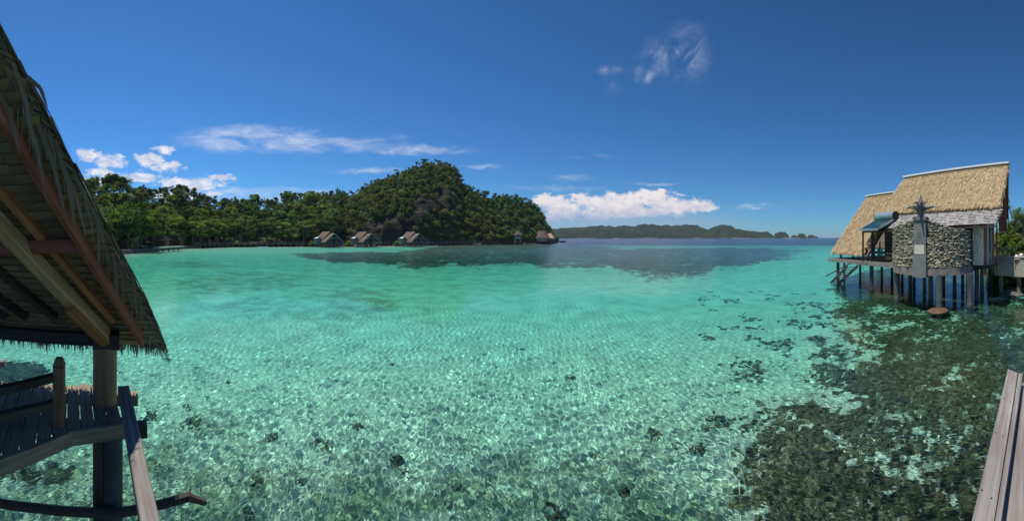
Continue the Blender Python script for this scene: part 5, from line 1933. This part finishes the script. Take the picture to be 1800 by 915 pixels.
# railing with a post
pb = onz(104, 746, DKZ)
MB(50).bar(OL(pb), OL(Vector((pb.x, pb.y, 3.46))), .135, .135, up=EV, bev=.01).build('railing_post', 'post_wood', own)
MB(51).bar(OL(Vector((pb.x, pb.y, 3.47))), OL(Vector((pb.x, pb.y, 3.555))), .14, .14, up=EV, taper=.55).build('post_cap', 'post_wood', own)
r1, r2 = at(96, 662, 3.92), at(-110, 704, 3.5)
MB(52).bar(OL(r1), OL(r2), .09, .085).build('rail', 'dark_wood', own)
r1, r2 = at(98, 708, 3.92), at(-110, 747, 3.5)
MB(53).bar(OL(r1), OL(r2), .08, .085).build('rail', 'dark_wood', own)

# ------------------------------------------------------------------ plank edging of the near deck, lower right
de = thing('deck_edging', 'weathered grey plank edging of the near deck at the lower right', 'deck', onz(1745, 780, 3.2))
O = de.location.copy()


def prism(corners, z, th, m, name, parent, seed):
    """a board with the given plan corners (photo pixels at height z)"""
    top = [onz(x, y, z) - O for x, y in corners]
    bot = [p - Vector((0, 0, th)) for p in top]
    b = MB(seed)
    ln = (top[1] - top[0]).length
    w_ = (top[2] - top[1]).length
    b.face(top, [(0, 0), (ln, 0), (ln, w_), (0, w_)], .5)
    b.face(bot[::-1], [(0, 0), (ln, 0), (ln, w_), (0, w_)], .5)
    for i in range(4):
        j = (i + 1) % 4
        b.face([top[i], bot[i], bot[j], top[j]], [(0, 0), (0, th), (ln, th), (ln, 0)], .5)
    return b.build(name, m, parent)


bd1 = prism([(1690, 990), (1772, 648), (1789, 655), (1735, 990)], 3.40, .05, 'grey_wood', 'edge_plank', de, 1)
prism([(1737, 990), (1791, 655), (1798, 656), (1748, 990)], 3.39, .05, 'grey_wood', 'edge_plank', de, 2)
prism([(1744, 1010), (1788, 672), (1850, 672), (1900, 1010)], 3.22, .05, 'grey_wood', 'deck_board', de, 3)
for x, y in ((1765, 700), (1776, 706), (1750, 760), (1763, 766), (1726, 861), (1743, 875)):
    p = onz(x, y, 3.401) - O
    MB(x).tube([p - Vector((0, 0, .01)), p + Vector((0, 0, .001))], .0065, 8).build('nail', 'black', bd1)
for t_ in (.25, .75):
    a = onz(1770, 690, 3.33).lerp(onz(1735, 900, 3.33), t_) - O
    MB().bar(a, a - Vector((0, 0, 4.5)), .12, .12, up=EU).build('post', 'dark_wood', de)

# ------------------------------------------------------------------ coral heads on the sand
cmesh = []
for k in range(6):
    q = MB(300 + k)
    for j in range(46):
        a = q.r.uniform(0, 2 * PI)
        r_ = q.r.random() ** .7 * (.95 + .35 * math.sin(3 * a + k))
        s_ = q.r.uniform(.06, .19)
        q.lump((math.cos(a) * r_, math.sin(a) * r_ * .75, q.r.uniform(-.03, .22) * (1.1 - r_)), (s_, s_ * q.r.uniform(.7, 1.3), s_ * q.r.uniform(.5, 1.1)), 6, 4, .34)
    cmesh.append(q.mesh('coral_head', 'coral'))
CH = [(1005, 662, 13, 'dark round coral head alone on open sand right of the middle'), (630, 750, 13, 'small dark coral head with ragged top above the large one'), (480, 769, 13, 'upright dark coral clump left of the ragged pair'),
      (573, 783, 17, 'spreading dark coral clump between two smaller clumps'), (700, 813, 22, 'largest dark coral head on the sand in the lower middle'), (452, 846, 14, 'brownish coral clump above the bottom edge, left of middle'),
      (529, 848, 7, 'tiny coral lump below the spreading clump'), (338, 744, 19, 'flat brown coral clump right of the deck posts'), (268, 732, 20, 'flat brown coral clump nearest the near deck beams'), (332, 714, 9, 'small coral lump just above the two flat brown clumps'),
      (806, 858, 9, 'faint small coral lump right of the largest head'), (1150, 764, 15, 'dark coral clump left of the pair near the coral field'), (1188, 785, 12, 'small dark coral clump between two larger ones near the coral field'),
      (1226, 792, 19, 'broad dark coral head beside the edge of the coral field'), (1340, 712, 14, 'rounded coral head at the upper edge of the coral field'), (980, 905, 26, 'wide dark coral clump cut by the bottom edge of the picture'),
      (872, 645, 6, 'very small coral dot in the middle of the lagoon'), (402, 672, 8, 'small brown coral dot off the near roof corner'), (1099, 862, 14, 'dim coral clump in the lower right of the open sand'),
      (1045, 800, 8, 'tiny dim coral lump below the lone round head'), (1414, 541, 9, 'small dark coral head off the stilt hut shadow'), (1322, 560, 8, 'small coral head far out on the pale sand'), (1268, 640, 8, 'small coral head left of the coral field top'),
      (1296, 628, 7, 'tiny coral head next to another left of the coral field'), (1340, 600, 8, 'small dark coral head between pale sand and field'), (1365, 520, 8, 'coral head farthest out towards the bay'), (278, 610, 8, 'small coral dot below the roof corner tuft'), (295, 632, 9, 'second coral dot under the roof corner tuft'),
      (1310, 752, 12, 'dark coral head hugging the edge of the coral field'), (1296, 690, 8, 'small coral head left of the rounded one'), (1140, 600, 5, 'faint coral speck in the upper right lagoon'), (760, 720, 6, 'faint coral speck above the largest head'),
      (690, 640, 6, 'faint coral speck in the mid lagoon'), (440, 905, 16, 'dark coral clump on the bottom edge left of middle')]
for i, (px, py, sz, lab) in enumerate(CH):
    p = bed_at(px, py)
    sc = sz / F * math.hypot(p.x, p.y) * 1.0
    o = link('coral_head', cmesh[i % 6], loc=p + Vector((0, 0, .0)), recv=True)
    o.rotation_euler = (0, 0, -az_of(px) + math.sin(i * 2.3) * .35 + PI * (i % 2))
    o.scale = (sc * .85, sc * (1.75 if py > 700 else 1.3), min(sc, .7))
    tag(o, lab, 'coral', 'coral heads on the sand')
g3 = random.Random(8)
fld = MB(80)
cnt = 0
for _ in range(26000):
    px, py = g3.uniform(1230, 1950), 500 + 480 * g3.random() ** 1.0
    D = EYE * F / (py - HZ)
    if g3.random() > (D / 30) ** 1.6:
        continue
    a = az_of(px)
    rz_ = zones(np.array([[a]]), np.array([[D + .9]]))
    x, y = math.sin(a) * D, math.cos(a) * D
    nzv = mnoise.fractal(Vector((x * .55, y * .55, 3.3)), 1.0, 2.0, 4)
    if float(rz_[0][0, 0]) + nzv * 1.5 < g3.uniform(.35, .85):
        continue
    p = polar(px, D + .8, -float(rz_[3][0, 0]))
    for j in range(4):
        s_ = g3.uniform(.035, .115) * min(1.6, .6 + D / 22)
        fld.lump(p + Vector((g3.gauss(0, .22), g3.gauss(0, .22), s_ * .1)), (s_ * g3.uniform(.7, 1.7), s_ * g3.uniform(.7, 1.7), s_ * g3.uniform(.3, .8)), 5, 3, .36)
        cnt += 1
    if cnt > 9000:
        break
print('CORAL', cnt)
o = fld.build('coral_field', 'coral', kind='stuff', recv=True)
o['label'] = 'dark brown coral garden under clear water on the right'
o['category'] = 'coral'
# ------------------------------------------------------------------ sea air
hz = bpy.data.materials.new('air')
hz.use_nodes = True
hz.node_tree.nodes.clear()
ht = NT(hz.node_tree)
ho = ht.n('ShaderNodeOutputMaterial')
hz.node_tree.links.new(ht.n('ShaderNodeVolumePrincipled', {'Color': (0.70, 0.82, 1.0, 1), 'Density': 0.00008, 'Anisotropy': 0.1}).outputs[0], ho.inputs['Volume'])
M['air'] = hz
hb = MB().bar((0, -13000, 38), (0, 13000, 38), 26000, 96).build('haze', 'air', kind='stuff')
hb['label'] = 'pale blue sea air over the lagoon and islands'
hb['category'] = 'haze'
#==MORE==
